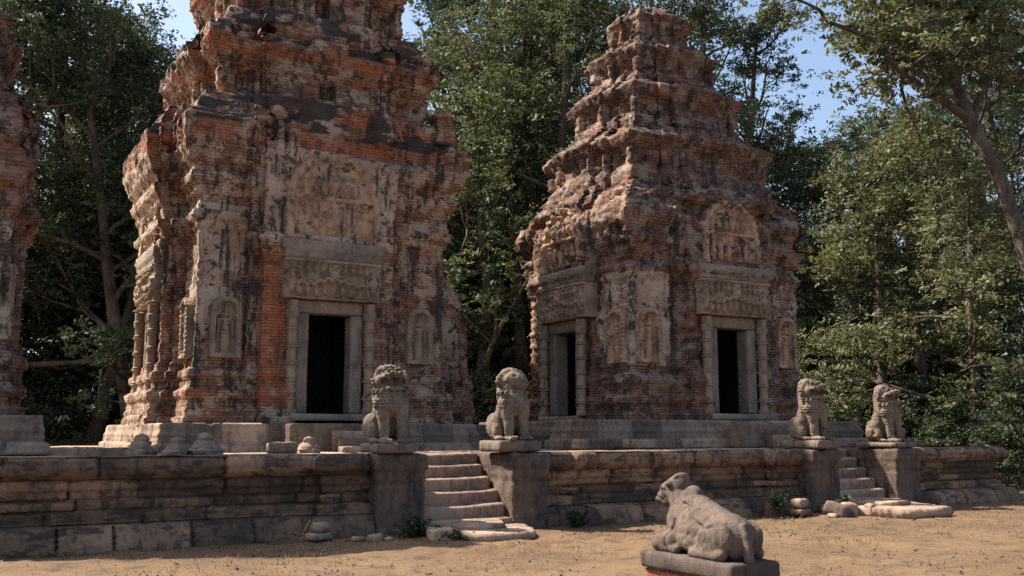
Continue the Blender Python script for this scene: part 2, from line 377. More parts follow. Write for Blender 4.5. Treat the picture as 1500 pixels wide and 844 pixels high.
def lintel_h(U, V):
    W, H = 1.16, .88
    g = .40 + .06 * np.cos(U / 1.0 * math.pi * 1.6) + .03 * np.sin(U * 31); dg = np.abs(V - g)
    h = .05 + .075 * np.sqrt(np.clip(1 - (dg / .06) ** 2, 0, 1)) * (np.abs(U) < .98)
    L = [(x, .68, .055, .1, .09) for x in np.linspace(-.8, .8, 10)] + [(x, .79, .035, .04, .1) for x in np.linspace(-.8, .8, 10)]
    L += [(x, .2 + .04 * math.cos(x * 5), .065, .15, .085) for x in np.linspace(-.82, .82, 9)] + [(x, .08, .03, .06, .06) for x in np.linspace(-.78, .78, 8)]
    L += [(0, .55, .12, .16, .13), (0, .74, .06, .08, .14), (-.98, .4, .1, .3, .09), (.98, .4, .1, .3, .09)]
    h = np.maximum(h, bumps(U, V, L) + .03)
    for sx in (-.95, .95):
        rr = np.hypot(U - sx, V - .45); h = np.maximum(h, np.where(rr < .24, .075 + .035 * np.sin(rr * 75 + np.arctan2(V - .45, U - sx)), 0))
    h = np.where((V > .84) | (V < .025), .1, h)
    P = np.stack([U, V, 0 * U], -1)
    return h * 1.9 + .08 * (fbm(P, 4, 4, 11) - .5)
def pediment_fn(seed):
    def f(U, V):
        r = np.hypot(U / 1.18, np.maximum(V - .95, 0) / 1.15); P = np.stack([U + seed, V, 0 * U], -1)
        edge = .06 * sstep(.76, .84, r) * (1 - sstep(.95, 1.0, r)) + .04 * sstep(.84, .88, r) * np.sin(np.arctan2(V - .5, U) * 30) * .5
        side = .09 * (sstep(.95, .98, np.abs(U)) * (V < .95))
        fig = bumps(U, V, [(x, 1.25, .09, .2, .09) for x in (-.5, -.25, .22, .5)] + [(0, 1.35, .16, .35, .13), (0, 1.72, .08, .1, .13)] + [(x, 1.5, .05, .06, .1) for x in (-.5, -.25, .22, .5)]
                    + [(x, .45, .1, .33, .07) for x in (-.75, -.45, -.1, .25, .6)] + [(x, .82, .06, .07, .08) for x in (-.75, -.45, -.1, .25, .6)])
        band = .06 * (np.abs(V - .98) < .05)
        h = np.maximum.reduce([edge, side, fig * (fbm(P, seed + 3, 3, 3.5) > .40), band * (np.abs(U) < .95)])
        return .03 + h * 1.5 + .09 * (fbm(P, seed, 4, 6) - .5)
    return f
def pediment_mask(u, v):
    q = (fbm(np.stack([u, v, 0 * u], -1), 44, 4, 3.2) - .5) * .45
    return (v < .95) & (np.abs(u) < 1.1 + q) | ((v >= .95) & (np.hypot(u / 1.16, (v - .95) / 1.15) < .97 + q))

COLONNETTE = [(0, .15), (.1, .15), (.12, .115)] + sum([[(z, .112), (z + .02, .15), (z + .055, .155), (z + .075, .118), (z + .09, .145), (z + .12, .12), (z + .14, .112)] for z in (.3, .72, 1.1, 1.5, 1.92)], []) + [(2.2, .112), (2.24, .145), (2.38, .155), (2.42, .13), (2.62, .135)]
COLONNETTE = sorted(COLONNETTE)

# ------------------------------------------------------------------ towers
def tower_plan(s, e1, e2, d1, d2, shf=0., shl=0., left=None):
    def face(sh, e1=e1, e2=e2, d1=d1, d2=d2): return [(-s, -s), (-e1 + sh, -s), (-e1 + sh, -(s + d1)), (-e2 + sh, -(s + d1)), (-e2 + sh, -(s + d2)), (e2 + sh, -(s + d2)), (e2 + sh, -(s + d1)), (e1 + sh, -(s + d1)), (e1 + sh, -s)]
    pts = []
    for k, sh in enumerate((shf, 0, 0, -shl)):
        for x, y in (face(sh, *left) if left is not None and k == 3 else face(sh)):
            for _ in range(k): x, y = -y, x
            pts.append((x, y))
    return np.array(pts)

def wall_disp(seed, rough=.02, er=.0, er_thr=.55, rubble=None, prof=None, zones=None, relief=None, brick=.2):
    """course, brick and erosion displacement of a brick surface, with lichen, plaster and fresh-brick zones."""
    def f(c):
        P = c['P']; row = c['row']; bid = np.floor(c['U'] / brick + .5 * (row % 2)).astype(np.int64)
        hb = hash2(bid + c['E'] * 57, row, seed); hr = hash2(row[:, 0], np.zeros(c['L'], int) + 3, seed)[:, None]
        big = fbm(P, seed, 4, .8); mid = fbm(P, seed + 9, 4, 2.6); fine = fbm(P, seed + 17, 3, 9)
        PQ = np.stack([np.floor(c['X'] / .18 + .5 * (row // 2 % 2)) * .18, np.floor(c['Y'] / .18 + .5 * (row // 2 % 2)) * .18, (row // 2) * .1], -1); mq = fbm(PQ, seed + 9, 3, 2.6); fq = fbm(PQ, seed + 21, 2, 7)
        d = (hr - .5) * rough * .55 + (hb - .5) * rough * 1.6 + (fine - .5) * rough * .7 + (fq - .5) * rough * 3 + (mq - .5) * (.02 + er * .25)
        at = dict(plaster=np.zeros_like(big), black=np.zeros_like(big), fresh=np.zeros_like(big))
        E = np.clip((big - er_thr) * 5, 0, 1)
        d = d - er * E * (.3 + 1.0 * mq) - min(.06, .02 + er) * (hb > .8) * np.clip(E * 2 + .25 * (mid > .55), 0, 1)
        if rubble is not None:
            w = rubble(P); q = np.floor(P / np.array([.17, .17, .075])).astype(np.int64)
            ch = _h(q[..., 0], q[..., 1], q[..., 2], seed + 4)
            d = d + w * (-.08 + (ch - .5) * .13 + (mq - .5) * .12 + (fine - .5) * .06)
            at['dz'] = w * ((_h(q[..., 0], q[..., 1], q[..., 2] * 0, seed + 8) - .5) * .05)
        if relief is not None: d = d + relief(c)
        if zones is not None: d = d + zones(c, at, big, mid, fine)
        return d, at
    return f
def tower_piece(name, mat, parent, base, s0, prof, plan, disp, res=.05, hole=None, cap=True):
    zp = [p[0] for p in prof]; mp = [p[1] for p in prof]
    zs = np.arange(zp[0], zp[-1] + res * .5, res)
    def poly(z):
        m = float(np.interp(z, zp, mp)); return plan(z, m)
    return shell(name, mat, parent, poly, zs, res * 1.15, disp, hole, cap, base)

def doorway(t, base, x, y, rotz, sill, half=.5, top=4.33, lint_half=1.15, arch_top=6.0, real=True, ped=0, ped_z=6.02, ped_scale=1.0, mats=None):
    """stone door set: frame, threshold, colonnettes, lintel, cornice slab and pediment; x,y = middle of the bay front, outward is rotz-turned -y."""
    R = Matrix.Rotation(rotz, 3, 'Z')
    def at(u, out, z): p = R @ Vector((u, -out, 0)); return (x + p.x, y + p.y, z - base)
    H = top - sill
    fr = stone_block('door_frame', (.3, .44, H), M['stone_door'], t, at(-half - .15, -.2, sill), (0, 0, rotz), r=.025, amp=.012, seed=int(x * 10) % 50, tone=.5)
    # jambs and head are one frame: join into one mesh
    b = stone_block('jamb', (.3, .44, H), M['stone_door'], t, at(half + .15, -.2, sill), (0, 0, rotz), r=.025, amp=.012, seed=3, tone=.6)
    h = stone_block('head', (2 * half + .62, .46, .3), M['stone_door'], t, at(0, -.2, top + .003), (0, 0, rotz), r=.03, amp=.014, seed=4, tone=.55)
    join(fr, [b, h])
    stone_block('threshold', (2 * half + .9, .8, .16), M['stone_door'], t, at(0, -.1, sill - .163), (0, 0, rotz), r=.03, amp=.012, seed=5, tone=.7)
    for u in (-half - .42, half + .42):
        o = lathe('colonnette', [(z * (top + .26 - sill) / 2.62, r) for z, r in COLONNETTE], M['stone_carved'], t, at(u, .1, sill + .004), seed=int(abs(u) * 9 + x))
    plate('lintel', M['stone_carved'], t, 2 * lint_half, .9, lintel_h, .018, at(0, .05, top + .32), rotz, .3)
    co = stone_block('door_cornice', (2 * lint_half + .1, .42, arch_top - top - 1.23), M['stone_door'], t, at(0, .0, top + 1.226), (0, 0, rotz), r=.03, amp=.012, res=.05, seed=8, tone=.6,
                     shape=lambda V, hh: V * np.stack([1 + .03 * np.sign(V[:, 2] + .02), 1 + .1 * np.sign(V[:, 2] + .03), np.ones(len(V))], 1))
    if ped:
        o = plate('pediment', M['stucco'], t, 2.4, 2.12, pediment_fn(ped), .025, at(0, .02, ped_z), rotz, .3, pediment_mask, smooth=False); o.scale = (ped_scale, 1, ped_scale)
def darkened_chamber(t, base, x, y, rotz, sill):
    """added box behind a doorway, open to the door, coloured near-black for shade"""
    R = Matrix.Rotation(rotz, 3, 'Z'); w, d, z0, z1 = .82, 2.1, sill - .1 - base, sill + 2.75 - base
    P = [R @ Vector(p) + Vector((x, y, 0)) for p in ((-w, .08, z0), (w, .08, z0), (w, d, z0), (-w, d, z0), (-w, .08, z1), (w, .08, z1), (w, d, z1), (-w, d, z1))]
    put('darkened_chamber', raw_mesh('darkened_chamber', P, [(0, 1, 2, 3), (7, 6, 5, 4), (1, 5, 6, 2), (2, 6, 7, 3), (3, 7, 4, 0)]), M['doorway_shade'], t)
def join(a, others):
    bm = bmesh.new(); bm.from_mesh(a.data); ia = a.matrix_basis.inverted()
    for o in others:
        n0 = len(bm.verts); tmp = o.data.copy(); tmp.transform(ia @ o.matrix_basis); bm.from_mesh(tmp)
        bpy.data.meshes.remove(tmp); bpy.data.objects.remove(o)
    bm.to_mesh(a.data); bm.free()
    a.data.polygons.foreach_set('use_smooth', [True] * len(a.data.polygons))

def tier_relief(s_of, amp=.05, wall=None, deep=.3):
    """pilasters and dark little niches on the wall band of an upper tier."""
    def f(c):
        Z = c['Z']; w = sstep(wall[0], wall[0] + .03, Z) * (1 - sstep(wall[1] - .03, wall[1], Z))
        e = c['E'] % 9; L = c['ln'][c['E']]; q = c['T'] * L; fromend = np.minimum(q, L - q)
        pil = ((fromend < .17) & (L > .45)).astype(float)
        mid = (np.abs(q - L / 2) < np.minimum(.2, L * .16)) & (L > .6) & (Z > wall[0] + .12) & (Z < wall[1] - .15)
        fig = np.sqrt(np.clip(1 - ((q - L / 2) / .1) ** 2, 0, 1)) * .08
        return w * (pil * amp - mid * (deep - fig * deep / .3) - (1 - pil) * .03)
    return f

# ---- main tower (orange)
T1 = (7.65, 25.4); Z1 = 1.82
def zones_main(c, at, big, mid, fine):
    X, Y, Z, E = c['X'], c['Y'], c['Z'], c['E']; f = E // 9; e = E % 9; k = np.zeros_like(X)
    P = c['P']; n = fbm(P, 77, 4, 1.4)
    # plaster survives on the corner piers, and thinly on the mouldings
    pier = ((e == 0) | (e == 8)) & (Z > 3.25) & (Z < 6.75)
    at['plaster'] += np.where(pier, np.where((f == 0) & (e == 0), 1.0, .44) + (n - .5) * 1.3 - .75 * np.exp(-((Z - 5.0) / .42) ** 2) * (X > -2.45) * (f == 0) - .7 * np.exp(-((Z - 3.55) / .35) ** 2), 0)
    at['plaster'] += np.where((Z < 3.25), .16 + (n - .5) * .9, 0) + np.where((Z > 6.6) & (Z < 8.3), .34 + (n - .5) * .8, 0) + np.where((Z > 5.9) & (Z < 8.3) & (e == 4), .55, 0) + np.where((Z > 3.25) & (Z < 6.6) & ~pier, .1 + (n - .5) * .7, 0)
    at['plaster'] += np.where(Z > 9.3, .18 + (n - .5) * .9, 0)
    # clean rebuilt brick beside the door and under the ledges
    at['fresh'] = np.where((f == 0) & (e == 4) & (X < -1.05) & (X > -1.75) & (Z > 2.2) & (Z < 5.7), 1.0, 0) + np.where((f == 0) & (e == 3), (Z < 5.6) * .8, 0)
    at['fresh'] += sstep(.47, .56, n) * ((Z > 8.15) & (Z < 8.55)) * .95 + sstep(.52, .58, n) * ((Z > 10.5) & (Z < 10.9)) * .9 + sstep(.5, .6, fbm(P, 5, 3, 2.0)) * ((Z > 8.9) & (Z < 9.3)) * .8 + sstep(.5, .6, n) * ((Z > 12.9) & (Z < 13.5)) * .8
    at['fresh'] = np.clip(at['fresh'], 0, 1); at['plaster'] *= 1 - .9 * at['fresh']
    nb = fbm(P * np.array([1, 1, 2.5]), 55, 4, 1.9)
    at['black'] = np.where((Z > 8.55) & (Z < 9.4), .5 + (nb - .5) * 2.2, 0) + np.where((Z > 10.9) & (Z < 11.8), .48 + (nb - .5) * 2.2, 0) + np.where((Z > 13.3), .4 + (mid - .5) * .6, 0)
    at['black'] += np.where((e != 4) & (Z > 3.2) & (Z < 8.4) & ((e == 1) | (e == 2) | (e == 6) | (e == 7)), .30 + (mid - .5) * .9, 0) + np.where(pier, .1 + (mid - .5) * .9, 0) + np.where((Z > 9.4) & (Z < 10.6), .22 + (mid - .5) * .8, 0)
    at['black'] -= at['fresh'] * .5
    # chunks gone from the cornices
    m = np.interp(Z, [8.0, 8.2, 8.7, 9.2], [0, 1, 1, 0]) + np.interp(Z, [10.7, 10.9, 11.1, 11.4], [0, 1, 1, 0])
    k -= m * .28 * sstep(.54, .565, fbm(P * np.array([1, 1, .35]), 91, 3, 1.5)); k -= np.clip(m, 0, 1) * .05
    # pale plaster skin stands proud
    k += .018 * sstep(.45, .55, at['plaster'] + (fbm(P, 12, 4, 5.5) - .5) * .9)

    L_ = c['ln'][E]; q_ = c['T'] * L_; fe = np.minimum(q_, L_ - q_); k += pier * np.where(fe < .19, .035, np.where(fe < .23, -.03, 0.))
    # bay mouldings at capital height, base flare lost at fresh pilaster
    k += np.where((e >= 2) & (e <= 6), np.interp(Z, [5.55, 5.6, 5.72, 5.76, 5.9, 5.95, 6.1, 6.14], [0, .05, .05, .09, .09, .13, .13, 0]), 0)
    return k
B1 = [(1.80, .27), (1.97, .29), (1.98, .23), (2.14, .25), (2.16, .19), (2.36, .18), (2.42, .24), (2.58, .23), (2.62, .12), (2.80, .10), (2.84, .17), (3.0, .16), (3.04, .07), (3.22, .05), (3.26, 0), (6.18, 0), (6.2, .07), (6.36, .08), (6.38, .17), (6.56, .2), (6.6, .07), (6.92, .09),
      (6.96, .17), (7.14, .2), (7.18, .29), (7.4, .33), (7.44, .25), (7.62, .28), (7.68, .38), (7.9, .46), (8.12, .58), (8.3, .6), (8.66, .62), (8.72, .5), (8.82, .46), (8.86, .3), (8.98, .26), (9.04, .24), (9.16, .2), (9.22, .1), (9.36, .06)]
T1B = [(9.0, .12), (9.3, .12), (9.44, .1), (9.48, .03), (9.56, 0), (10.16, 0), (10.18, .07), (10.3, .09), (10.34, .16), (10.46, .2), (10.52, .27), (10.7, .38), (10.76, .44), (11.06, .46), (11.1, .28), (11.26, .22), (11.32, .04), (11.5, -.06), (11.58, -.12), (11.74, -.16)]
T1C = [(11.4, .1), (11.82, .08), (11.88, 0), (12.62, 0), (12.66, .07), (12.8, .1), (12.84, .18), (13.0, .24), (13.06, .3), (13.34, .32), (13.4, .16), (13.56, .1), (13.62, -.1), (13.8, -.16)]
T1D = [(13.5, .08), (13.9, .04), (13.94, 0), (14.3, 0), (14.36, .1), (14.6, .16), (14.66, 0), (14.9, -.3)]
def build_main():
    t = thing('brick_tower', 'tallest orange brick shrine tower with clean red brick strip left of its door', 'tower', (T1[0], T1[1], Z1), group='ruined brick shrine towers on the terrace')
    def pl(s, d=.5):
        def f(z, m):
            k = m * .86 * float(np.interp(z, [6.1, 6.3, 8.3, 8.7], [0, 1, 1, .75])) if z < 9.3 else m * .4
            return tower_plan(s + m, s * .62 + m * .25, s * .535 + m * .12, max(.28 - k * .6, .05), max(d - k, .07), -.08, .1, (s * .62 + m * .5, s * .535 + m * .45, .25, d))
        return f
    def hole(x, y, z, E): return (E == 4) & (np.abs(x + .08) < .8) & (z < 4.66)
    tower_piece('wall', M['brick_warm'], t, Z1, 2.95, B1, pl(2.95), wall_disp(1, .02, .02, .56, zones=zones_main), hole=hole, cap=True)
    tower_piece('tier', M['brick_warm'], t, Z1, 2.55, T1B, pl(2.55, .26), wall_disp(2, .022, .04, .56, zones=zones_main, relief=tier_relief(None, .12, (9.56, 10.16))))
    tower_piece('tier', M['brick_warm'], t, Z1, 2.05, T1C, pl(2.05, .24), wall_disp(3, .022, .04, .56, zones=zones_main, relief=tier_relief(None, .12, (11.88, 12.62))))
    tower_piece('tier', M['brick_warm'], t, Z1, 1.5, T1D, pl(1.5, .3), wall_disp(4, .025, .06, .5, zones=zones_main))
    doorway(t, Z1, -.08, -3.45, 0, 2.06, ped=2, ped_z=6.03)
    darkened_chamber(t, Z1, -.08, -3.2, 0, 2.06)
    # blind door on the south side
    R = -math.pi / 2
    doorway(t, Z1, -3.45, -.1, R, 2.06, ped=6, ped_z=6.03)
    stone_block('false_door', (1.0, .3, 2.26), M['stone_carved'], t, (-3.45 + .25, -.1, 2.07 - Z1), (0, 0, R), r=.02, amp=.02, seed=3)
    for x, rz, p in ((-2.37, 0, (-2.36, -3.07)), (2.3, 0, (2.34, -3.07)), (0, R, (-3.07, -2.36)), (0, R, (-3.07, 2.34)), (0, -R, (3.02, 2.3))):
        niche(t, (p[0], p[1], 3.28 - Z1), rz)
    # what is left of the north porch, broken off below the cornice
    pp = np.array([(3.1, -1.45), (4.3, -1.45), (4.3, -1.2), (4.72, -1.2), (4.72, 1.2), (3.1, 1.2)]); pc = np.array([3.9, -.1])
    def porch_disp(c):
        d, at = wall_disp(23, .03, .12, .5, zones=zones_main)(c)
        top = sstep(4.0, 5.9, c['Z']); at['dz'] = -top * (.5 + 1.5 * (fbm(np.floor(c['P'] * np.array([4, 4, 0])) / 4, 66, 3, 1.1) - .3)) * sstep(3.6, 4.7, c['X']) - top * .1 * fbm(c['P'], 3, 3, 5)
        return d, at
    shell('ruined_porch', M['brick_warm'], t, lambda z: pc + (pp - pc) * np.interp(z, [1.8, 2.3, 2.35, 3.0, 3.1, 6], [1.06, 1.06, 1.02, 1.02, 1, .97]), np.arange(1.8, 5.9, .05), .055, porch_disp, None, True, Z1)
    # little corner shrines standing on the first cornice
    for x, y in ((2.95, -2.95), (-2.9, 2.9), (2.95, 2.9)):
        o = shell('corner_finial', M['brick_warm'], t, lambda z: np.array([(-1, -1), (1, -1), (1, 1), (-1, 1)]) * np.interp(z, [8.85, 9.05, 9.07, 9.5, 9.52, 9.62, 9.64, 9.8], [.32, .32, .24, .24, .32, .33, .2, .12]), np.arange(8.85, 9.81, .05), .06, wall_disp(21, .03, .08, .5, zones=zones_main), None, True, Z1)
        o.location = (x, y, 0)
    return t
MAIN = build_main()

# ---- brown stepped tower (right) and the sliver of its twin (left)
Z2 = 1.93
def zones_side(seed, plaster_pier=True):
    def f(c, at, big, mid, fine):
        X, Y, Z, E = c['X'], c['Y'], c['Z'], c['E']; fc = E // 9; e = E % 9; P = c['P']; n = fbm(P, seed, 4, 1.4); k = np.zeros_like(X)
        pier = ((e == 0) | (e == 8)) & (Z > 3.3) & (Z < 5.65)
        corner = ((fc == 0) & (e == 0)) | ((fc == 3) & (e == 8))
        side = np.where(fc == 0, X, Y)
        at['plaster'] += np.where(pier, np.where(corner, 1.2 - .8 * sstep(-1.9, -1.45, side) - .4 * sstep(3.8, 3.4, Z), .36) + (n - .5) * 1.2, 0)  # pale plaster left on the corner piers
        at['plaster'] += np.where((Z > 5.65) & (Z < 7.5), .22 + (n - .5) * .8, 0) + np.where(Z > 8.2, .06 + (n - .5) * .8, 0)
        at['fresh'] += np.where((Z > 1.9) & (Z < 6.2), sstep(.53, .62, fbm(P, seed + 7, 4, .9)) * .6, 0) * (1 - pier * 1.0 * corner) + np.where(Z > 8, sstep(.6, .68, n) * .2, 0)
        at['black'] += np.where((Z < 4.6), .26 + (mid - .5) * .9 + (big - .5) * .6, 0) + np.where((Z > 6.2) & (Z < 7.4), .16 + (mid - .5) * .9, 0) + np.where(Z > 8.0, .24 + (mid - .5) * 1.0, 0)
        at['plaster'] *= 1 - .8 * at['fresh']
        k += .02 * sstep(.45, .55, at['plaster'] + (fbm(P, 12, 4, 5.5) - .5) * .9)

        L_ = c['ln'][E]; q_ = c['T'] * L_; fe = np.minimum(q_, L_ - q_); k += pier * np.where(fe < .19, .035, np.where(fe < .23, -.03, 0.))
        k += np.where((e >= 2) & (e <= 6), np.interp(Z, [5.4, 5.45, 5.6, 5.64, 5.8, 5.85, 6.0, 6.05], [0, .05, .05, .1, .1, .14, .14, .02]), 0)
        m = np.interp(Z, [6.4, 6.6, 7.4, 7.6], [0, 1, 1, 0]); k -= m * .2 * sstep(.5, .6, fbm(P * np.array([1, 1, .5]), seed + 2, 3, 1.6))
        return k
    return f
B2 = [(1.90, .20), (2.1, .22), (2.14, .12), (2.3, .14), (2.34, .22), (2.52, .2), (2.56, .1), (2.8, .12), (2.86, .18), (3.05, .16), (3.1, .06), (3.3, .05), (3.34, 0), (5.44, 0), (5.48, .06), (5.62, .07), (5.66, .14), (5.84, .16), (5.88, .08), (6.08, .1), (6.12, .19), (6.3, .22), (6.34, .28),
      (6.56, .33), (6.6, .24), (6.78, .26), (6.84, .34), (7.06, .4), (7.24, .36), (7.5, .26), (7.72, .12), (7.96, -.12), (8.16, -.3), (8.34, -.42)]
def side_tower(loc, label, seed, south_door=True, z0=Z2, detail=True):
    t = thing('brick_tower', label, 'tower', (loc[0], loc[1], z0), group='ruined brick shrine towers on the terrace')
    dz = z0 - Z2; base = Z2
    def pl(s, d=.34, d1=.18, f1=.6, f2=.5):
        def f(z, m):
            k = m * .8 * float(np.interp(z, [5.7, 5.9, 7.4, 7.6], [0, 1, 1, 0]))
            p = tower_plan(s + m, s * f1 + m * .4, s * f2 + m * .25, max(d1 - k * .6, .04), max(d - k, .06), .2 if s > 2.5 else .1, .28 if s > 2.5 else .1)
            p[:, 1] = np.where(p[:, 1] > 0, p[:, 1] * .72, p[:, 1]); return p      # the shrine is shallower at the back
        return f
    def rub(z1, z2, z3, z4): return lambda P: sstep(z1, z2, P[..., 2]) * (1 - sstep(z3, z4, P[..., 2]))
    def hole(x, y, z, E): return ((E == 4) & (np.abs(x - .2) < .8) | (E == 31) & (np.abs(y + .28) < .8) & south_door) & (z < 4.6)
    zn = zones_side(seed)
    tower_piece('wall', M['brick_purple'], t, base, 2.75, B2, pl(2.75), wall_disp(seed, .03, .07, .52, rub(7.2, 7.6, 9, 9.1), zones=zn), hole=hole)
    s = 2.28; pr = [(8.0, .16), (8.3, .16), (8.32, .10), (8.42, .12), (8.46, .03), (8.56, 0), (9.0, 0), (9.02, .09), (9.12, .10), (9.14, .17), (9.24, .19), (9.26, .24), (9.38, .25), (9.42, .12), (9.5, .12), (9.54, .0), (9.62, .0), (9.66, -.16), (9.76, -.16), (9.8, -.34), (9.9, -.36), (10.06, -.5)]
    tower_piece('tier', M['brick_purple'], t, base, s, pr, pl(s, .26, .13, .66, .42), wall_disp(seed + 1, .022, .03, .52, rub(9.4, 9.6, 11, 11.1), zones=zn, relief=tier_relief(None, .10, (8.56, 9.0), .16)))
    s = 1.72; pr = [(9.7, .12), (9.98, .12), (10.1, .1), (10.14, 0), (10.62, 0), (10.64, .08), (10.72, .09), (10.74, .15), (10.84, .17), (10.86, .21), (10.98, .22), (11.02, .1), (11.1, .1), (11.14, -.06), (11.24, -.08), (11.28, -.24), (11.38, -.26), (11.48, -.38)]
    tower_piece('tier', M['brick_purple'], t, base, s, pr, pl(s, .24, .12, .66, .42), wall_disp(seed + 2, .022, .03, .52, rub(10.98, 11.15, 13, 13.1), zones=zn, relief=tier_relief(None, .10, (10.14, 10.62), .16)))
    s = 1.3; pr = [(11.15, .12), (11.4, .12), (11.5, .08), (11.54, 0), (11.94, 0), (11.96, .08), (12.04, .09), (12.06, .14), (12.14, .15), (12.16, .19), (12.28, .2), (12.32, .06), (12.4, .05), (12.44, -.12), (12.54, -.14), (12.58, -.28), (12.72, -.34)]
    tower_piece('tier', M['brick_purple'], t, base, s, pr, pl(s, .2, .1, .66, .42), wall_disp(seed + 3, .022, .03, .52, rub(12.26, 12.4, 14, 14.1), zones=zn, relief=tier_relief(None, .10, (11.54, 11.94), .16)))
    s = .86; pr = [(12.4, .12), (12.66, .12), (12.76, .1), (12.8, 0), (13.12, 0), (13.16, .08), (13.3, .1), (13.34, .16), (13.5, .14), (13.56, .02), (13.72, -.1), (13.86, -.3), (13.95, -.5)]
    tower_piece('tier', M['brick_purple'], t, base, s, pr, pl(s, .14, .08, .66, .42), wall_disp(seed + 4, .022, .03, .46, rub(13.4, 13.55, 15, 15.1), zones=zn, relief=tier_relief(None, .10, (12.8, 13.12), .16)))
    R = -math.pi / 2
    doorway(t, base, .2, -3.09, 0, 2.11, top=4.28, arch_top=5.9, ped=11, ped_z=5.93, ped_scale=.82)
    doorway(t, base, -3.09, -.28, R, 2.06, top=4.26, arch_top=5.9, ped=14, ped_z=5.93, ped_scale=.82)
    darkened_chamber(t, base, .2, -2.85, 0, 2.11); darkened_chamber(t, base, -2.85, -.28, R, 2.06)
    for p, rz in (((-2.28, -2.87), 0), ((2.3, -2.87), 0), ((-2.87, -2.3), R), ((2.82, -2.28), -R)):
        niche(t, (p[0], p[1], 3.34 - base), rz, M['stucco'], 1.0)
    return t
RIGHT = side_tower((17.3, 22.6), 'brown stepped brick shrine tower with two open doorways, standing on the right', 101)
LEFT = side_tower((-1.95, 22.6), 'shadowed brick shrine tower cut off by the left edge of the photo', 131)

# ------------------------------------------------------------------ plinths under the towers (parts) and their steps
def stone_wall_disp(seed, courses, blen, jit=.02, groove=.022, rough=.02, prof_black=None, gw=.022):
    cz = np.array(courses)
    def f(c):
        P = c['P']; Z = c['Z']; ci = np.clip(np.searchsorted(cz, Z + 1e-6) - 1, 0, len(cz) - 2)
        dz = np.minimum(np.abs(Z - cz[ci]), np.abs(cz[ci + 1] - Z))
        lenv = blen * (.8 + .5 * hash2(ci, c['E'], seed + 2)); off = hash2(ci, c['E'], seed + 3) * 3
        q = c['U'] / lenv + off + .12 * np.sin(c['U'] / lenv * 2.1 + ci); bi = np.floor(q).astype(np.int64); fr = (q - bi) * lenv; du = np.minimum(fr, lenv - fr)
        hb = hash2(bi + ci * 131 + c['E'] * 17, ci, seed); hb2 = hash2(bi + ci * 131 + c['E'] * 17, ci, seed + 7)
        wob = fbm(P, seed, 4, 2.4); fine = fbm(P, seed + 3, 4, 8); lay = fbm(P * np.array([.7, .7, 9]), seed + 5, 3, 1.6)
        j = np.minimum(du, dz + .004); g = groove * (.5 + 1.1 * wob) * np.exp(-(j / gw) ** 2) * (1.0 + 2.0 * (hb2 > .8))
        chip = .07 * sstep(.60, .72, wob) * np.exp(-(j / .1) ** 2)
        d = (hb - .5) * 2 * jit - g - chip + (wob - .5) * rough * 3 + (fine - .5) * rough * 1.4 + (lay - .5) * rough * 1.2
        return d, dict(tone=hb2)
    return f
def plinth(t, base, pts, z0, z1, seed):
    pts = np.array(pts, float); cen = pts.mean(0)
    prof = ([z0, z0 + .2, z0 + .24, z0 + .36, z0 + .4, z0 + .5, z1 - .02, z1], [.16, .14, .05, .03, .05, .0, 0, -.03])
    e = np.roll(pts, -1, 0) - pts; ln = np.hypot(*e.T); n = np.stack([e[:, 1], -e[:, 0]], 1) / ln[:, None]
    mit = n + np.roll(n, 1, 0)
    def poly(z): return pts + mit * np.interp(z, *prof)
    o = shell('plinth', M['stone'], t, poly, np.arange(z0, z1 + .01, .03), .035, stone_wall_disp(seed, [z0 - .01, z0 + .22, z1 + .02], .85, .018, .03, .014), None, True, base, smooth=True)
    return o
# main: local to tower centre
def steps(t, base, x, y, rotz, w, zs, depth, out0, seed):
    R = Matrix.Rotation(rotz, 3, 'Z')
    for i, (z0, z1) in enumerate(zs):
        p = R @ Vector((0, -(out0 + depth * i), 0))
        stone_block('step', (w * (1 + .03 * i), depth + .06, z1 - z0), M['stone'], t, (x + p.x, y + p.y, z0 - base), (0, 0, rotz), r=.03, amp=.014, seed=seed + i)
plinth(MAIN, Z1, [(-3.75, -4.3), (3.3, -4.3), (3.3, -2.1), (4.9, -2.1), (4.9, 4.4), (-3.75, 4.4)], 1.18, 1.83, 3)
stone_block('porch_block', (2.7, .8, .64), M['stone'], MAIN, (-.05, -4.55, 1.19 - Z1), r=.03, amp=.015, seed=31)
steps(MAIN, Z1, .15, -4.55, 0, 1.3, [(1.2, 1.68), (1.2, 1.52), (1.2, 1.36)], .27, .53, 40)
plinth(RIGHT, Z2, [(-4.75, -3.9), (3.85, -3.9), (3.85, 3.9), (-3.5, 3.9), (-3.5, -2.3), (-4.75, -2.3)], 1.27, 1.94, 5)
stone_block('porch_block', (2.3, .7, .6), M['stone'], RIGHT, (.25, -4.15, 1.28 - Z2), r=.03, amp=.015, seed=33)
steps(RIGHT, Z2, .5, -4.15, 0, 1.25, [(1.27, 1.74), (1.27, 1.58), (1.27, 1.42)], .27, .48, 50)
steps(RIGHT, Z2, -3.5, -.3, -math.pi / 2, 1.5, [(1.27, 1.76), (1.27, 1.6), (1.27, 1.43)], .27, .2, 60)
plinth(LEFT, Z2, [(-3.9, -3.9), (3.4, -3.9), (3.4, 3.9), (-3.9, 3.9)], 1.27, 1.94, 7)

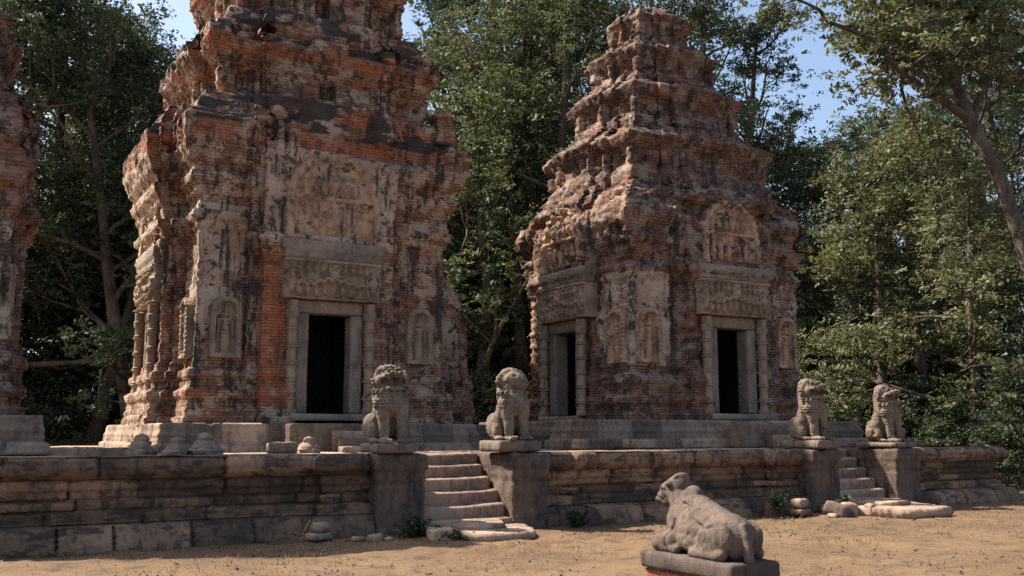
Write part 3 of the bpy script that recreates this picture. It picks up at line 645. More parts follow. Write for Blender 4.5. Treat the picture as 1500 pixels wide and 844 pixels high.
# ------------------------------------------------------------------ the long terrace
TZ = 1.30
NOTCH = [(6.52, 9.08), (16.08, 18.7)]
def terrace():
    t = thing('stone_terrace', 'long low sandstone terrace with bulging coping that carries the towers', 'terrace', (10, 15.6, 0))
    ox, oy = 10, 15.6
    X1 = 22.5; YF = 15.85
    pil = [(5.38, 6.1), (9.4, 10.1), (15.0, 15.7), (19.1, 19.6)]
    pts = [(-14, YF)]
    for a, b, kind in sorted([(a, b, 0) for a, b in pil] + [(a, b, 1) for a, b in NOTCH]): pts += [(a, YF), (a, 17.05), (b, 17.05), (b, YF)] if kind else [(a, YF), (a, YF - .16), (b, YF - .16), (b, YF)]
    pts += [(X1, YF), (X1, 34), (-14, 34)]
    pts = np.array(pts, float) - [ox, oy]
    e = np.roll(pts, -1, 0) - pts; ln = np.hypot(*e.T); n = np.stack([e[:, 1], -e[:, 0]], 1) / ln[:, None]; mit = n + np.roll(n, 1, 0)
    spac = np.where((np.abs(n[:, 1]) > .5) & (n[:, 1] < 0) | (ln < 1.5), .028, .5); spac[-3] = .1
    pf = ([0, .05, .22, .33, .345, .36, .5, .52, .66, .68, .8, .82, .93, .945, .97, 1.05, 1.16, 1.24, 1.285, 1.30], [.44, .43, .36, .27, .1, .08, .1, .05, .07, .02, .04, .08, .08, .05, .14, .22, .24, .21, .15, .08])
    def band(name, z0, z1, seed, courses, blen, mat, cap=False):
        def poly(z): return pts + mit * np.interp(z, *pf)
        return shell(name, mat, t, poly, np.arange(z0, z1 + .005, .022), spac, stone_wall_disp(seed, courses, blen, .026, .085, .02, gw=.018), None, cap, 0, smooth=True)
    band('base_course', -.08, .352, 11, [-.2, .34, .5], 1.15, M['wall'])
    band('retaining_wall', .346, .962, 12, [.3, .515, .67, .99], 1.1, M['wall'])
    band('coping', .952, 1.302, 13, [.7, 1.5], 1.2, M['wall'])
    # top paving
    xs = np.concatenate([np.arange(-24, 12.3, .16)]); ys = np.concatenate([np.arange(.08, 5, .12), np.arange(5, 18.5, .5)])
    A, B = np.meshgrid(xs, ys, indexing='ij'); P = np.stack([A, B, 0 * A], -1)
    Zp = 1.292 - .06 * sstep(.3, 3.5, B) * (1 - .6 * sstep(2, 5, A)) + (fbm(P, 5, 4, .9) - .5) * .05 + (fbm(P, 8, 3, 4) - .5) * .02
    W = len(ys); i, j = np.meshgrid(np.arange(len(xs) - 1), np.arange(W - 1), indexing='ij'); i = i.ravel(); j = j.ravel()
    Q = np.stack([i * W + j, (i + 1) * W + j, (i + 1) * W + j + 1, i * W + j + 1], -1)
    qx = xs[i] + .08 + ox; qy = ys[j] + .06 + oy; Q = Q[~np.any([(qx > a - .02) & (qx < b + .02) & (qy < 16.8) for a, b in NOTCH], axis=0)]
    put('paving', quad_mesh('paving', np.stack([A, B, Zp], -1).reshape(-1, 3), Q, {'tone': np.full(A.size, .6)}), M['paving'], t, smooth=True)
    return t
terrace()

# ------------------------------------------------------------------ stairs with their guardian piers and threshold slabs
def worn_tread(V, h):
    f = (V[:, 1] < 0) & (V[:, 2] > 0); V[:, 2] -= .03 * np.cos(np.clip(V[:, 0] / h[0], -1, 1) * 1.5) * f; return V
def staircase(x0, x1, label, seed, pw=(.82, .74), pf=(15.0, 15.0), pd=(1.0, 1.0)):
    cx = (x0 + x1) / 2; t = thing('stone_staircase', label, 'staircase', (cx, 15.5, 0), group='flights of stone steps up the terrace')
    w = x1 - x0; run = .25; n = 6
    for i in range(n):
        z1 = TZ * (i + 1) / n - (.02 if i == n - 1 else 0)
        z0 = max(-.05, TZ * i / n - .12)
        stone_block('step', (w * (1.0 - .008 * i), run + .22, z1 - z0), M['stone'], t, (random.uniform(-.03, .03), -.02 + i * run, z0), (random.uniform(-.008, .008), 0, random.uniform(-.012, .012)), r=.05, amp=.022, res=.05, seed=seed + i, tone=.45 + .4 * random.random(), wear=worn_tread)
    def pier(xc, pw, yf, pd, sd):
        def shp(V, h):
            z = V[:, 2] / h[2]; s = 1 + .05 * (z > .62) + .02 * np.sin(z * 3); s = s - .045 * np.exp(-((V[:, 2] - .18) / .035) ** 2); V[:, 0] *= s; V[:, 1] *= s; return V
        stone_block('pier', (pw, pd, TZ + .01), M['pier'], t, (xc - cx, yf + pd / 2 - 15.5, -.02), r=.05, amp=.042, res=.04, seed=sd, tone=.35, shape=shp)
    pier(x0 - pw[0] / 2, pw[0], pf[0], pd[0], seed + 20); pier(x1 + pw[1] / 2, pw[1], pf[1], pd[1], seed + 23)
    return t
staircase(7.0, 8.62, 'steep worn stone steps in front of the tallest tower', 70, (.85, .72), (15.3, 15.25), (1.6, 1.7))
staircase(16.55, 18.25, 'worn stone steps before the right tower, near the end of the terrace', 90, (.78, .78), (15.25, 15.2), (1.6, 1.7))
def moonstone(x, y, w, d, hgt, seed, label):
    t = thing('threshold_slab', label, 'stone slab', (x, y, 0), group='bracket shaped stone slabs before the steps')
    th = np.linspace(math.pi, 2 * math.pi, 40)
    r = 1 - .07 * np.abs(np.sin(th * 3)); pts = np.stack([np.cos(th) * w / 2 * r, np.sin(th) * d * r], 1)
    def disp(sd):
        def f(c): return (fbm(c['P'], sd, 4, 3) - .5) * .09 + (fbm(c['P'], sd + 3, 3, 11) - .5) * .03, dict(tone=np.full(c['X'].shape, .75), dz=(fbm(c['P'] * np.array([1, 1, 0]), sd, 3, 2.5) - .5) * .05)
        return f
    zz = np.array([-.06, 0, .04, .08, hgt - .03, hgt - .01, hgt]); sc = lambda z: np.interp(z, [0, .04, hgt - .04, hgt], [.98, 1, 1, .965])
    for nm, k, oy, z0 in (('slab', 1, 0, 0), ('upper_slab', .62, .12, hgt)):
        hh = hgt if k == 1 else .09
        def poly(z): return pts * k * sc(z - z0 if k == 1 else hgt * (z - z0) / hh)
        zs = zz if k == 1 else z0 + np.array([-.02, 0, .03, .06, .08, .09])
        o = fan_shell(nm, poly, zs, disp(seed), t); o.location = (0, oy, 0)
    return t
def fan_shell(nm, poly, zs, dsp, t):
    """shell with a gridded top so the stone is not a flat lid"""
    o = shell(nm, M['stone'], t, poly, zs, .04, dsp, None, False, 0, smooth=True)
    me = o.data; n = len(me.vertices) // len(zs); co = np.zeros(len(me.vertices) * 3); me.vertices.foreach_get('co', co); co = co.reshape(-1, 3)
    ring = co[-n:]; c = ring.mean(0); V = [ring]; 
    for s in np.linspace(.92, .0, 14):
        q = c + (ring - c) * s; q[:, 2] = ring[:, 2].mean() + (ring[:, 2] - ring[:, 2].mean()) * s + (fbm(q * np.array([1, 1, 0]) + 3, 5, 4, 3) - .5) * .035 * (1 - s * .6); V.append(q)
    V = np.concatenate(V); K = len(V) // n; i = np.arange(n); j = (i + 1) % n; l = np.arange(K - 1)[:, None]
    Q = np.stack([l * n + i, l * n + j, (l + 1) * n + j, (l + 1) * n + i], -1).reshape(-1, 4)
    me2 = quad_mesh(nm, V, Q, {'tone': np.full(len(V), .75)})
    bm = bmesh.new(); bm.from_mesh(me); bm.from_mesh(me2); bmesh.ops.remove_doubles(bm, verts=bm.verts, dist=.0005); bm.to_mesh(me); bm.free(); bpy.data.meshes.remove(me2)
    me.polygons.foreach_set('use_smooth', [True] * len(me.polygons)); return o
moonstone(7.7, 15.2, 2.1, 1.6, .11, 5, 'flat worn slab on the ground below the steps of the tallest tower')
moonstone(17.1, 15.2, 2.5, 2.0, .17, 9, 'scalloped flat slab on the ground below the steps at the far right')

# ------------------------------------------------------------------ statues: overlapping volumes fused into one skin, then carved
def fused(name, parts, voxel, smooth_it, carve, mat, parent=None, tone=.6):
    bm = bmesh.new()
    def ell(c, r, rot=None):
        m = Matrix.Translation(c) @ (rot.to_4x4() if rot is not None else Matrix.Identity(4)) @ Matrix.Diagonal((*r, 1))
        bmesh.ops.create_icosphere(bm, subdivisions=3, radius=1, matrix=m)
    for p in parts:
        if p[0] == 'e': ell(p[1], p[2], Matrix.Rotation(p[3][1], 3, p[3][0]) if len(p) > 3 else None)
        else:
            a, b, ra, rb = Vector(p[1]), Vector(p[2]), p[3], p[4]; L = (b - a).length; n = max(2, int(L / (min(ra, rb) * .35)) + 1)
            for i in range(n + 1):
                f = i / n; r = ra + (rb - ra) * f; ell(a.lerp(b, f), (r, r, r))
    me = bpy.data.meshes.new(name); bm.to_mesh(me); bm.free()
    o = bpy.data.objects.new('temp', me); COL.objects.link(o)
    m = o.modifiers.new('r', 'REMESH'); m.mode = 'VOXEL'; m.voxel_size = voxel
    m2 = o.modifiers.new('s', 'SMOOTH'); m2.iterations = smooth_it; m2.factor = .5
    dg = bpy.context.evaluated_depsgraph_get(); ev = o.evaluated_get(dg); out = bpy.data.meshes.new_from_object(ev)
    bpy.data.objects.remove(o); bpy.data.meshes.remove(me); out.name = name
    nv = len(out.vertices); co = np.zeros(nv * 3); out.vertices.foreach_get('co', co); co = co.reshape(-1, 3)
    nr = np.zeros(nv * 3); out.vertices.foreach_get('normal', nr); nr = nr.reshape(-1, 3)
    co = co + nr * carve(co, nr)[:, None]; out.vertices.foreach_set('co', co.ravel())
    at = out.attributes.new('tone', 'FLOAT', 'POINT'); at.data.foreach_set('value', np.full(nv, tone, np.float32))
    out.update(); out.materials.clear()
    return put(name, out, mat, parent, smooth=True)

def lion_parts(broken=False):
    p = []
    for s in (-1, 1):
        p += [('c', (s * .13, -.25, .08), (s * .135, -.22, .40), .072, .085), ('c', (s * .135, -.22, .40), (s * .15, -.14, .68), .09, .125)]
        p += [('e', (s * .135, -.31, .05), (.095, .13, .06))] + [('e', (s * .135 + q * .05, -.42, .045), (.03, .05, .045)) for q in (-1, 0, 1)]
        p += [('e', (s * .22, .17, .27), (.11, .2, .24)), ('e', (s * .225, .02, .19), (.085, .1, .16)), ('c', (s * .23, .08, .1), (s * .23, -.06, .05), .065, .06), ('e', (s * .23, -.1, .045), (.08, .12, .05))]
    p += [('e', (0, -.09, .70), (.26, .22, .27)), ('e', (0, -.18, .64), (.18, .16, .21)), ('c', (0, -.04, .74), (0, .16, .30), .21, .23), ('e', (0, .28, .22), (.21, .13, .2)),
          ('c', (0, -.03, .78), (0, -.02, 1.02), .235, .23), ('e', (0, -.02, 1.08), (.24, .215, .215)), ('e', (0, .02, 1.2), (.18, .16, .13))]
    p += [('c', (0, .36, .1), (0, .33, .42), .04, .05), ('c', (0, .33, .42), (0, .2, .7), .05, .05)]
    if broken:
        p += [('e', (0, -.17, 1.1), (.19, .13, .14)), ('e', (.03, -.24, 1.05), (.15, .09, .12)), ('e', (-.05, -.28, .7), (.1, .09, .17))]
    else:
        p += [('e', (0, -.25, 1.115), (.18, .15, .07), ('X', -.2)), ('e', (0, -.36, 1.16), (.095, .065, .05)), ('e', (0, -.23, .93), (.16, .13, .055), ('X', .2)), ('e', (0, -.32, .92), (.11, .05, .045)),
              ('e', (0, -.13, 1.02), (.17, .1, .1))]
        for s in (-1, 1):
            p += [('e', (s * .09, -.225, 1.19), (.05, .045, .035)), ('e', (s * .095, -.21, 1.235), (.085, .05, .028)), ('e', (s * .19, -.13, 1.04), (.055, .1, .1)), ('e', (s * .07, -.31, 1.045), (.03, .03, .05)), ('e', (s * .225, .0, 1.19), (.045, .05, .06))]
    for a in np.linspace(-2.5, 2.5, 17):   # mane ruff round the face
        p.append(('e', (math.sin(a) * .235, -.05, 1.06 + math.cos(a) * .21), (.052, .06, .052)))
    for z, r, n in ((.66, .235, 7), (.76, .25, 8), (.86, .255, 9)):   # heavy curls of the chest mane
        for k in range(n):
            a = -1.5 + 3 * (k + .5 * (z > .8) * (z < .85)) / (n - 1); p.append(('e', (math.sin(a) * r, -.06 - math.cos(a) * (r - .03), z), (.03, .03, .05)))
    return p
def lion_carve(seed, worn=1.0):
    def f(co, nr):
        x, y, z = co.T; th = np.arctan2(x, -y)
        bib = sstep(.58, .62, z) * (1 - sstep(.92, .96, z)) * (nr[:, 1] < .45)
        row = np.floor(z / .055); tri = np.abs(((th / .24 + .5 * (row % 2)) % 1) - .5) * 2; zz = (z / .055) % 1
        d = bib * .016 * ((1 - zz) - tri * .8)
        mane = sstep(.86, .92, z) * sstep(-.12, -.02, y)
        row = np.floor(z / .075); d += mane * .014 * np.sin(z / .075 * math.pi * 2) * np.sin(th * 14 + row * 1.57)
        ax = np.abs(x)
        if worn > .7:
            gape = np.exp(-((z - (1.02 - .25 * ax ** 2)) / .034) ** 2) * sstep(.19, .15, ax) * sstep(-.12, -.18, y)      # the open jaws
            d -= gape * .06; d += gape * .014 * (np.sin(x * 130) > .2)
            re = np.hypot(ax - .088, z - 1.19); d += ((re < .036) * .012 - np.exp(-((re - .05) / .011) ** 2) * .022) * (y < -.12)
            d -= np.exp(-(np.hypot(ax - .035, z - 1.165) / .016) ** 2) * .018 * (y < -.33)
            d -= .016 * np.exp(-((z - 1.075 - .3 * ax) / .012) ** 2) * (y < -.2) * (ax > .05)                              # lip line
        rib = (z < .60) & (z > .45) & (y < -.1); d -= rib * .008 * (np.abs(np.sin(x * 38)) < .2)
        P = co + seed * 2.3
        d = d * worn + (fbm(P, seed, 4, 7) - .5) * .028 + (fbm(P, seed + 3, 3, 22) - .5) * .014 - .04 * sstep(.62, .72, fbm(P, seed + 8, 3, 4))
        d += .009 * ((np.abs(z - .14) < .014) & (y < 0))
        return d
    return f
def lion(x, y, label, seed, rotz=0, broken=False, worn=1., s=1.0, slab=(.66, .98, .16), two=False):
    t = thing('stone_lion', label, 'lion statue', (x, y, TZ + .005), rotz, 'stone guardian lions on the stair piers')
    if two:
        stone_block('base', (slab[0], slab[1] * .66, slab[2]), M['lion'], t, (0, -.17, 0), r=.03, amp=.012, seed=seed, tone=.5); stone_block('base', (slab[0], slab[1] * .3, slab[2]), M['lion'], t, (.02, .40, 0), (0, 0, .09), r=.03, amp=.012, seed=seed + 1, tone=.6)
    else: stone_block('base', slab, M['lion'], t, (0, 0, 0), r=.03, amp=.014, seed=seed, tone=.5)
    o = fused('body', lion_parts(broken), .0125, 5, lion_carve(seed, worn), M['lion'], t); o.location = (0, 0, slab[2] - .01); o.scale = (s * 1.15, s * 1.02, s)
    return t
lion(6.48, 15.72, 'seated stone lion with open snarling mouth, on the pier left of the near steps', 201, -.06)
lion(8.84, 15.74, 'worn stone lion with a broken off face, on the pier right of the near steps', 221, -.04, True, .55, .98, (.84, .86, .2))
lion(16.2, 15.7, 'seated stone lion on a split base, on the pier left of the far steps', 241, .06, False, 1., 1.0, (.7, 1.05, .17), True)
lion(18.6, 15.76, 'seated stone lion on a thin slab nearest the right end of the terrace', 261, .1, False, .9, .98, (.8, 1.05, .12))

def bull():
    t = thing('bull_statue', 'worn stone bull lying on a slab over red bricks, seen from behind in the foreground', 'bull statue', (6.43, 7.62, 0), 0)
    stone_block('brick_pedestal', (.5, 1.26, .34), M['brick_red'], t, (0, 0.02, -.02), r=.01, amp=.006, seed=5)
    stone_block('slab', (.6, 1.36, .17), M['bull'], t, (0, 0, .322), r=.035, amp=.014, res=.04, seed=6, tone=.35)
    p = [('e', (0, -.3, .2), (.25, .29, .225)), ('e', (0, -.02, .25), (.245, .38, .25)), ('e', (0, .24, .29), (.2, .22, .28)), ('c', (0, -.44, .23), (0, .18, .46), .15, .14), ('e', (-.1, -.06, .15), (.16, .36, .14)), ('e', (.1, -.06, .15), (.16, .36, .14)), ('e', (0, -.46, .17), (.2, .14, .18)),
         ('e', (0, .17, .55), (.085, .11, .1)), ('c', (0, .26, .42), (0, .42, .58), .16, .12), ('e', (0, .38, .26), (.15, .12, .26)),
         ('c', (0, .38, .64), (0, .54, .585), .12, .095), ('c', (0, .54, .575), (0, .62, .52), .09, .078), ('e', (0, .66, .50), (.085, .045, .06)), ('e', (0, .35, .725), (.1, .05, .045)), ('c', (0, .44, .53), (0, .58, .49), .08, .065)]
    for s in (-1, 1):
        p += [('e', (s * .185, -.32, .17), (.1, .25, .18), ('X', -.25)), ('c', (s * .22, -.46, .06), (s * .23, -.08, .05), .06, .05), ('c', (s * .15, .3, .13), (s * .17, .5, .09), .1, .088), ('c', (s * .17, .5, .07), (s * .2, .2, .05), .065, .05),
              ('e', (s * .115, .40, .655), (.05, .045, .035)), ('e', (s * .085, .54, .62), (.028, .03, .025))]
    p += [('c', (-.03, -.57, .32), (-.04, -.63, .03), .035, .05)]
    def carve(co, nr):
        x, y, z = co.T; P = co + 4
        d = (fbm(P, 31, 4, 5) - .5) * .016 + (fbm(P, 33, 4, 16) - .5) * .014
        # flaked patch on the flank and long cracks
        fl = sstep(.5, .56, fbm(P * np.array([0, 1, 1]), 36, 4, 4.5)) * (x < 0) * sstep(.5, .4, np.hypot((y - .05) / .9, (z - .2) / .5)); d -= .014 * fl
        cr = np.abs(z - (.40 + .25 * y + .05 * np.sin(y * 9))); d -= .026 * np.exp(-(cr / .012) ** 2) * (np.abs(y + .1) < .28)
        cr2 = np.abs(y - (.28 + .05 * np.sin(z * 14))); d -= .02 * np.exp(-(cr2 / .012) ** 2) * (z < .34) * (x < 0)
        re = np.hypot(y - .5, z - .62); d += ((re < .022) * .008 - np.exp(-((re - .03) / .008) ** 2) * .012) * (np.abs(x) > .05)
        d -= .014 * np.exp(-((z - .51 - .3 * (y - .62)) / .01) ** 2) * (y > .55)
        return d
    o = fused('body', p, .011, 6, carve, M['bull'], t); o.location = (0, 0, .482)
    return t
bull()

# ------------------------------------------------------------------ loose stones
def loose(x, y, z, dims, label, seed, rz=0., r=.08, tilt=(0, 0), mat='stone', cat='stone', group='loose carved stones lying about'):
    o = stone_block('fallen_stone', dims, M[mat], None, (x, y, z), (tilt[0], tilt[1], rz), r=r * .55, amp=.045, res=.035, seed=seed); return tag(o, label, cat, group)
def bell_stone(x, y, z, w, h, label, seed):
    h *= .78; w *= .85
    t = lathe('carved_stone', [(0, w * .5), (h * .22, w * .52), (h * .3, w * .42), (h * .45, w * .36), (h * .62, w * .25), (h * .68, w * .2), (h * .74, w * .24), (h * .9, w * .2), (h, .01)], M['stone'], None, (x, y, z), 24, seed, .05)
    return tag(t, label, 'stone', 'bell shaped carved stones on the terrace')
bell_stone(3.0, 18.4, 1.24, .62, .5, 'first bell shaped carved stone from the left, by the corner of the tallest tower plinth', 1)
bell_stone(3.55, 18.2, 1.24, .5, .42, 'smaller bell shaped stone between two others, at the tallest tower plinth corner', 2)
bell_stone(4.05, 18.3, 1.24, .75, .52, 'widest bell shaped carved stone leaning at the plinth below the left niche', 3)
loose(5.65, 19.0, 1.24, (.55, .35, .22), 'low pale stone on the terrace against the plinth, left of the door', 4)
bell_stone(6.25, 19.2, 1.24, .55, .42, 'bell shaped stone with a squared shoulder, alone near the steps to the tall tower', 5)
loose(5.15, 15.2, 0, (.34, .3, .12), 'square lower stone under a rounded cap, left of the near pier', 6, .2)
loose(5.18, 15.2, .11, (.28, .26, .15), 'rounded cap stone sitting on a square one, left of the near pier', 7, .1, .14)
for i, (x, y, w, lb) in enumerate([(5.62, 14.75, .16, 'small reddish rubble stone at the foot of the near pier'), (5.85, 14.6, .2, 'flat rubble stone in the dry grass before the near pier'), (6.1, 14.7, .12, 'tiny rubble stone beside the green weeds at the near pier'), (6.78, 14.2, .34, 'rough block at the left edge of the near threshold slab')]):
    loose(x, y, -.02, (w * 1.2, w, w * .6), lb, 10 + i, i)
loose(15.05, 14.95, 0, (.36, .36, .15), 'square stone under a domed one, left of the far steps', 20, .1)
loose(15.05, 14.95, .14, (.32, .3, .2), 'domed stone stacked on a square one, left of the far steps', 21, .2, .15)
loose(15.55, 14.45, -.03, (.75, .45, .26), 'large tilted broken stone before the pier of the far steps', 22, .5, .12, (.3, .2))
loose(15.95, 14.5, -.02, (.36, .3, .26), 'squarish stone between the tilted stone and the far slab', 23, .9)
loose(16.2, 14.2, -.02, (.22, .2, .26), 'small upright stone beside the scalloped slab', 24, .3)
loose(15.3, 14.3, -.02, (.3, .2, .1), 'thin flat chip of stone lying before the domed stone', 25, .4)
loose(2.0, 19.0, 1.2, (1.7, .5, .18), 'long low stone beam lying between the left tower and the tallest tower', 26, .02, .03)
loose(20.9, 17.6, 1.3, (.7, .5, .45), 'squared stone behind the lion on the split base', 27, .1, .06)

# ------------------------------------------------------------------ ruined wall at the far right
def ruin():
    t = thing('ruined_wall', 'low broken laterite wall beyond the right end of the terrace', 'wall', (30, 21.5, 0))
    pts = np.array([(-4, -.5), (9, -.5), (9, .5), (-4, .5)])
    shell('masonry', M['brick_purple'], t, lambda z: pts, np.arange(-.1, .92, .06), .07, lambda c: ((lambda q: (q[0], dict(q[1], dz=-1.0 * (c['Z'] > .5) * fbm(c['P'] * np.array([1, 0, 0]), 5, 3, .9) * .5)))(wall_disp(300, .05, .2, .5)(c))), None, True)
ruin()

# ------------------------------------------------------------------ ground
def ground():
    ax = np.unique(np.round(np.concatenate([np.arange(-500, -6, 26), np.arange(-6, 27, .11), np.arange(27, 60, 1.5), np.arange(60, 900, 30)]), 3))
    ay = np.unique(np.round(np.concatenate([np.arange(-200, 4, 12), np.arange(4, 16, .09), np.arange(16, 50, 1.5), np.arange(50, 1000, 30)]), 3))
    A, B = np.meshgrid(ax, ay, indexing='ij'); P = np.stack([A, B, 0 * A], -1)
    near = ((A > -6.2) & (A < 28) & (B > 3) & (B < 17)).astype(float)
    Z = (fbm(P, 3, 4, .5) - .5) * .10 * near + (fbm(P, 9, 4, 2.2) - .5) * .09 * near - .012
    cl = np.exp(-(((A - 7.6) / 2.6) ** 2 + ((B - 12.9) / .55) ** 2)); Z += cl * near * (.07 * sstep(.5, .62, fbm(P, 19, 3, 3.0)) - .02)
    W = len(ay); i, j = np.meshgrid(np.arange(len(ax) - 1), np.arange(W - 1), indexing='ij'); i = i.ravel(); j = j.ravel()
    Q = np.stack([i * W + j, (i + 1) * W + j, (i + 1) * W + j + 1, i * W + j + 1], -1)
    structure(put('ground', quad_mesh('ground', np.stack([A, B, Z], -1).reshape(-1, 3), Q), M['ground'], smooth=True))
    return
ground()
def leaf_quads(C, size, seed, up=.35, asp=.45):
    r = np.random.default_rng(seed); n = len(C)
    nn = r.normal(size=(n, 3)) * .75 + np.repeat(r.normal(size=(n // 11 + 1, 3)), 11, 0)[:n] * .8; nn[:, 2] = np.abs(nn[:, 2]) + up; nn /= np.linalg.norm(nn, axis=1, keepdims=True)
    a = np.cross(nn, r.normal(size=(n, 3))); a /= np.maximum(np.linalg.norm(a, axis=1, keepdims=True), 1e-6); b = np.cross(nn, a)
    s = (size * r.uniform(.6, 1.35, n))[:, None]
    V = np.stack([C - a * s, C + b * s * asp, C + a * s - nn * s * .35, C - b * s * asp], 1).reshape(-1, 3)
    return V, np.arange(4 * n).reshape(n, 4)
def straw():
    r = np.random.default_rng(4); n = 10000
    y = r.uniform(5.5, 15.1, n); x = r.uniform(-3, 26, n); keep = fbm(np.stack([x, y, 0 * x], -1), 61, 4, .9) > .46; x, y = x[keep], y[keep]; n = len(x)
    ang = r.uniform(0, 6.28, n); h = r.uniform(.015, .06, n); lean = r.uniform(.02, .09, n); w = .005
    d = np.stack([np.cos(ang), np.sin(ang)], 1); q = np.stack([-d[:, 1], d[:, 0]], 1) * w
    base = np.stack([x, y], 1); tip = base + d * lean[:, None]
    z0 = np.full(n, -.02)
    V = np.stack([np.c_[base - q, z0], np.c_[base + q, z0], np.c_[tip + q * .4, h], np.c_[tip - q * .4, h]], 1).reshape(-1, 3)
    me = quad_mesh('dry_grass', V, np.arange(4 * n).reshape(n, 4), {'tint': np.repeat(r.random(n), 4)})
    stuff(put('dry_grass', me, M['straw']), 'short dry straw coloured grass scattered over the sunlit ground', 'grass')
straw()
def litter():
    r = np.random.default_rng(9); n = 1800
    y = r.uniform(6, 15.3, n); x = r.uniform(-3, 27, n); keep = fbm(np.stack([x, y, 0 * x], -1), 71, 4, .7) + .25 * (y > 13.8) > .47; C = np.c_[x, y, np.full(n, .012)][keep]
    C[:, 2] += (fbm(np.c_[C[:, :2], 0 * C[:, :1]], 9, 4, 2.2) - .5) * .09 + (fbm(np.c_[C[:, :2], 0 * C[:, :1]], 3, 4, .5) - .5) * .10 - .012
    V, Q = leaf_quads(C, .035, 5, 1.6, .5)
    stuff(put('leaf_litter', quad_mesh('leaf_litter', V, Q, {'tint': np.repeat(r.random(len(C)), 4)}), M['litter']), 'fallen dry brown leaves scattered over the dirt', 'leaf litter')
litter()
def weed(x, y, z, n, spread, h, label, seed):
    r = np.random.default_rng(seed); V = []; Q = []; off = 0; C = []
    for k in range(max(6, n // 9)):      # stems fan out from the root, leaves sit on the stems
        a = r.uniform(0, 6.28); rr = abs(r.normal()) * spread; top = np.array([math.cos(a) * rr, math.sin(a) * rr * .7, h * r.uniform(.35, 1.1)]); base = top * [.12, .12, 0] + [0, 0, -.02]
        path = [base + (top - base) * f + np.array([0, 0, .12 * h * math.sin(f * 3.14)]) for f in (0, .35, .7, 1.)]
        v, q = tube(path, [.012, .008, .006, .003], 4); V.append(v); Q.append(q + off); off += len(v)
        for m in range(9): C.append(base + (top - base) * r.uniform(.25, 1.0) + r.normal(size=3) * .025 + [0, 0, .1 * h])
    C = np.array(C); v, q = leaf_quads(C, .05, seed, .4, .5); V.append(v); Q.append(q + off); V = np.concatenate(V); Q = np.concatenate(Q)
    o = put('weed_plant', quad_mesh('weed_plant', V, Q, {'tint': r.random(len(V))}), M['leaf_weed'], None, (x, y, z)); tag(o, label, 'weed', 'green weeds at the foot of the terrace')
# ------------------------------------------------------------------ trees
def tube(path, radii, n=8):
    path = np.asarray(path, float); V = []; Q = []
    for k in range(len(path)):
        t = path[min(k + 1, len(path) - 1)] - path[max(k - 1, 0)]; t /= max(np.linalg.norm(t), 1e-6)
        a = np.cross(t, [0, 0, 1.] if abs(t[2]) < .9 else [1., 0, 0]); a /= np.linalg.norm(a); b = np.cross(t, a)
        th = np.linspace(0, 2 * math.pi, n, endpoint=False)
        V.append(path[k] + radii[k] * (np.cos(th)[:, None] * a + np.sin(th)[:, None] * b))
    V = np.concatenate(V); i = np.arange(n); j = (i + 1) % n; l = np.arange(len(path) - 1)[:, None]
    return V, np.stack([l * n + i, l * n + j, (l + 1) * n + j, (l + 1) * n + i], -1).reshape(-1, 4)
weed(6.6, 14.75, 0, 260, .3, .3, 'low leafy green weeds at the foot of the lion pier left of the near steps', 1)
weed(9.75, 15.0, 0, 240, .2, .32, 'tall wispy weed clump right of the near steps', 2)
weed(14.5, 15.0, .05, 220, .2, .38, 'greyish weed sprouting from the base course left of the far steps', 3)
weed(16.0, 14.7, .1, 120, .12, .24, 'small weed growing among the rubble by the far steps', 4)
weed(6.9, 14.05, 0, 90, .14, .18, 'tiny weed at the front edge of the near threshold slab', 5)

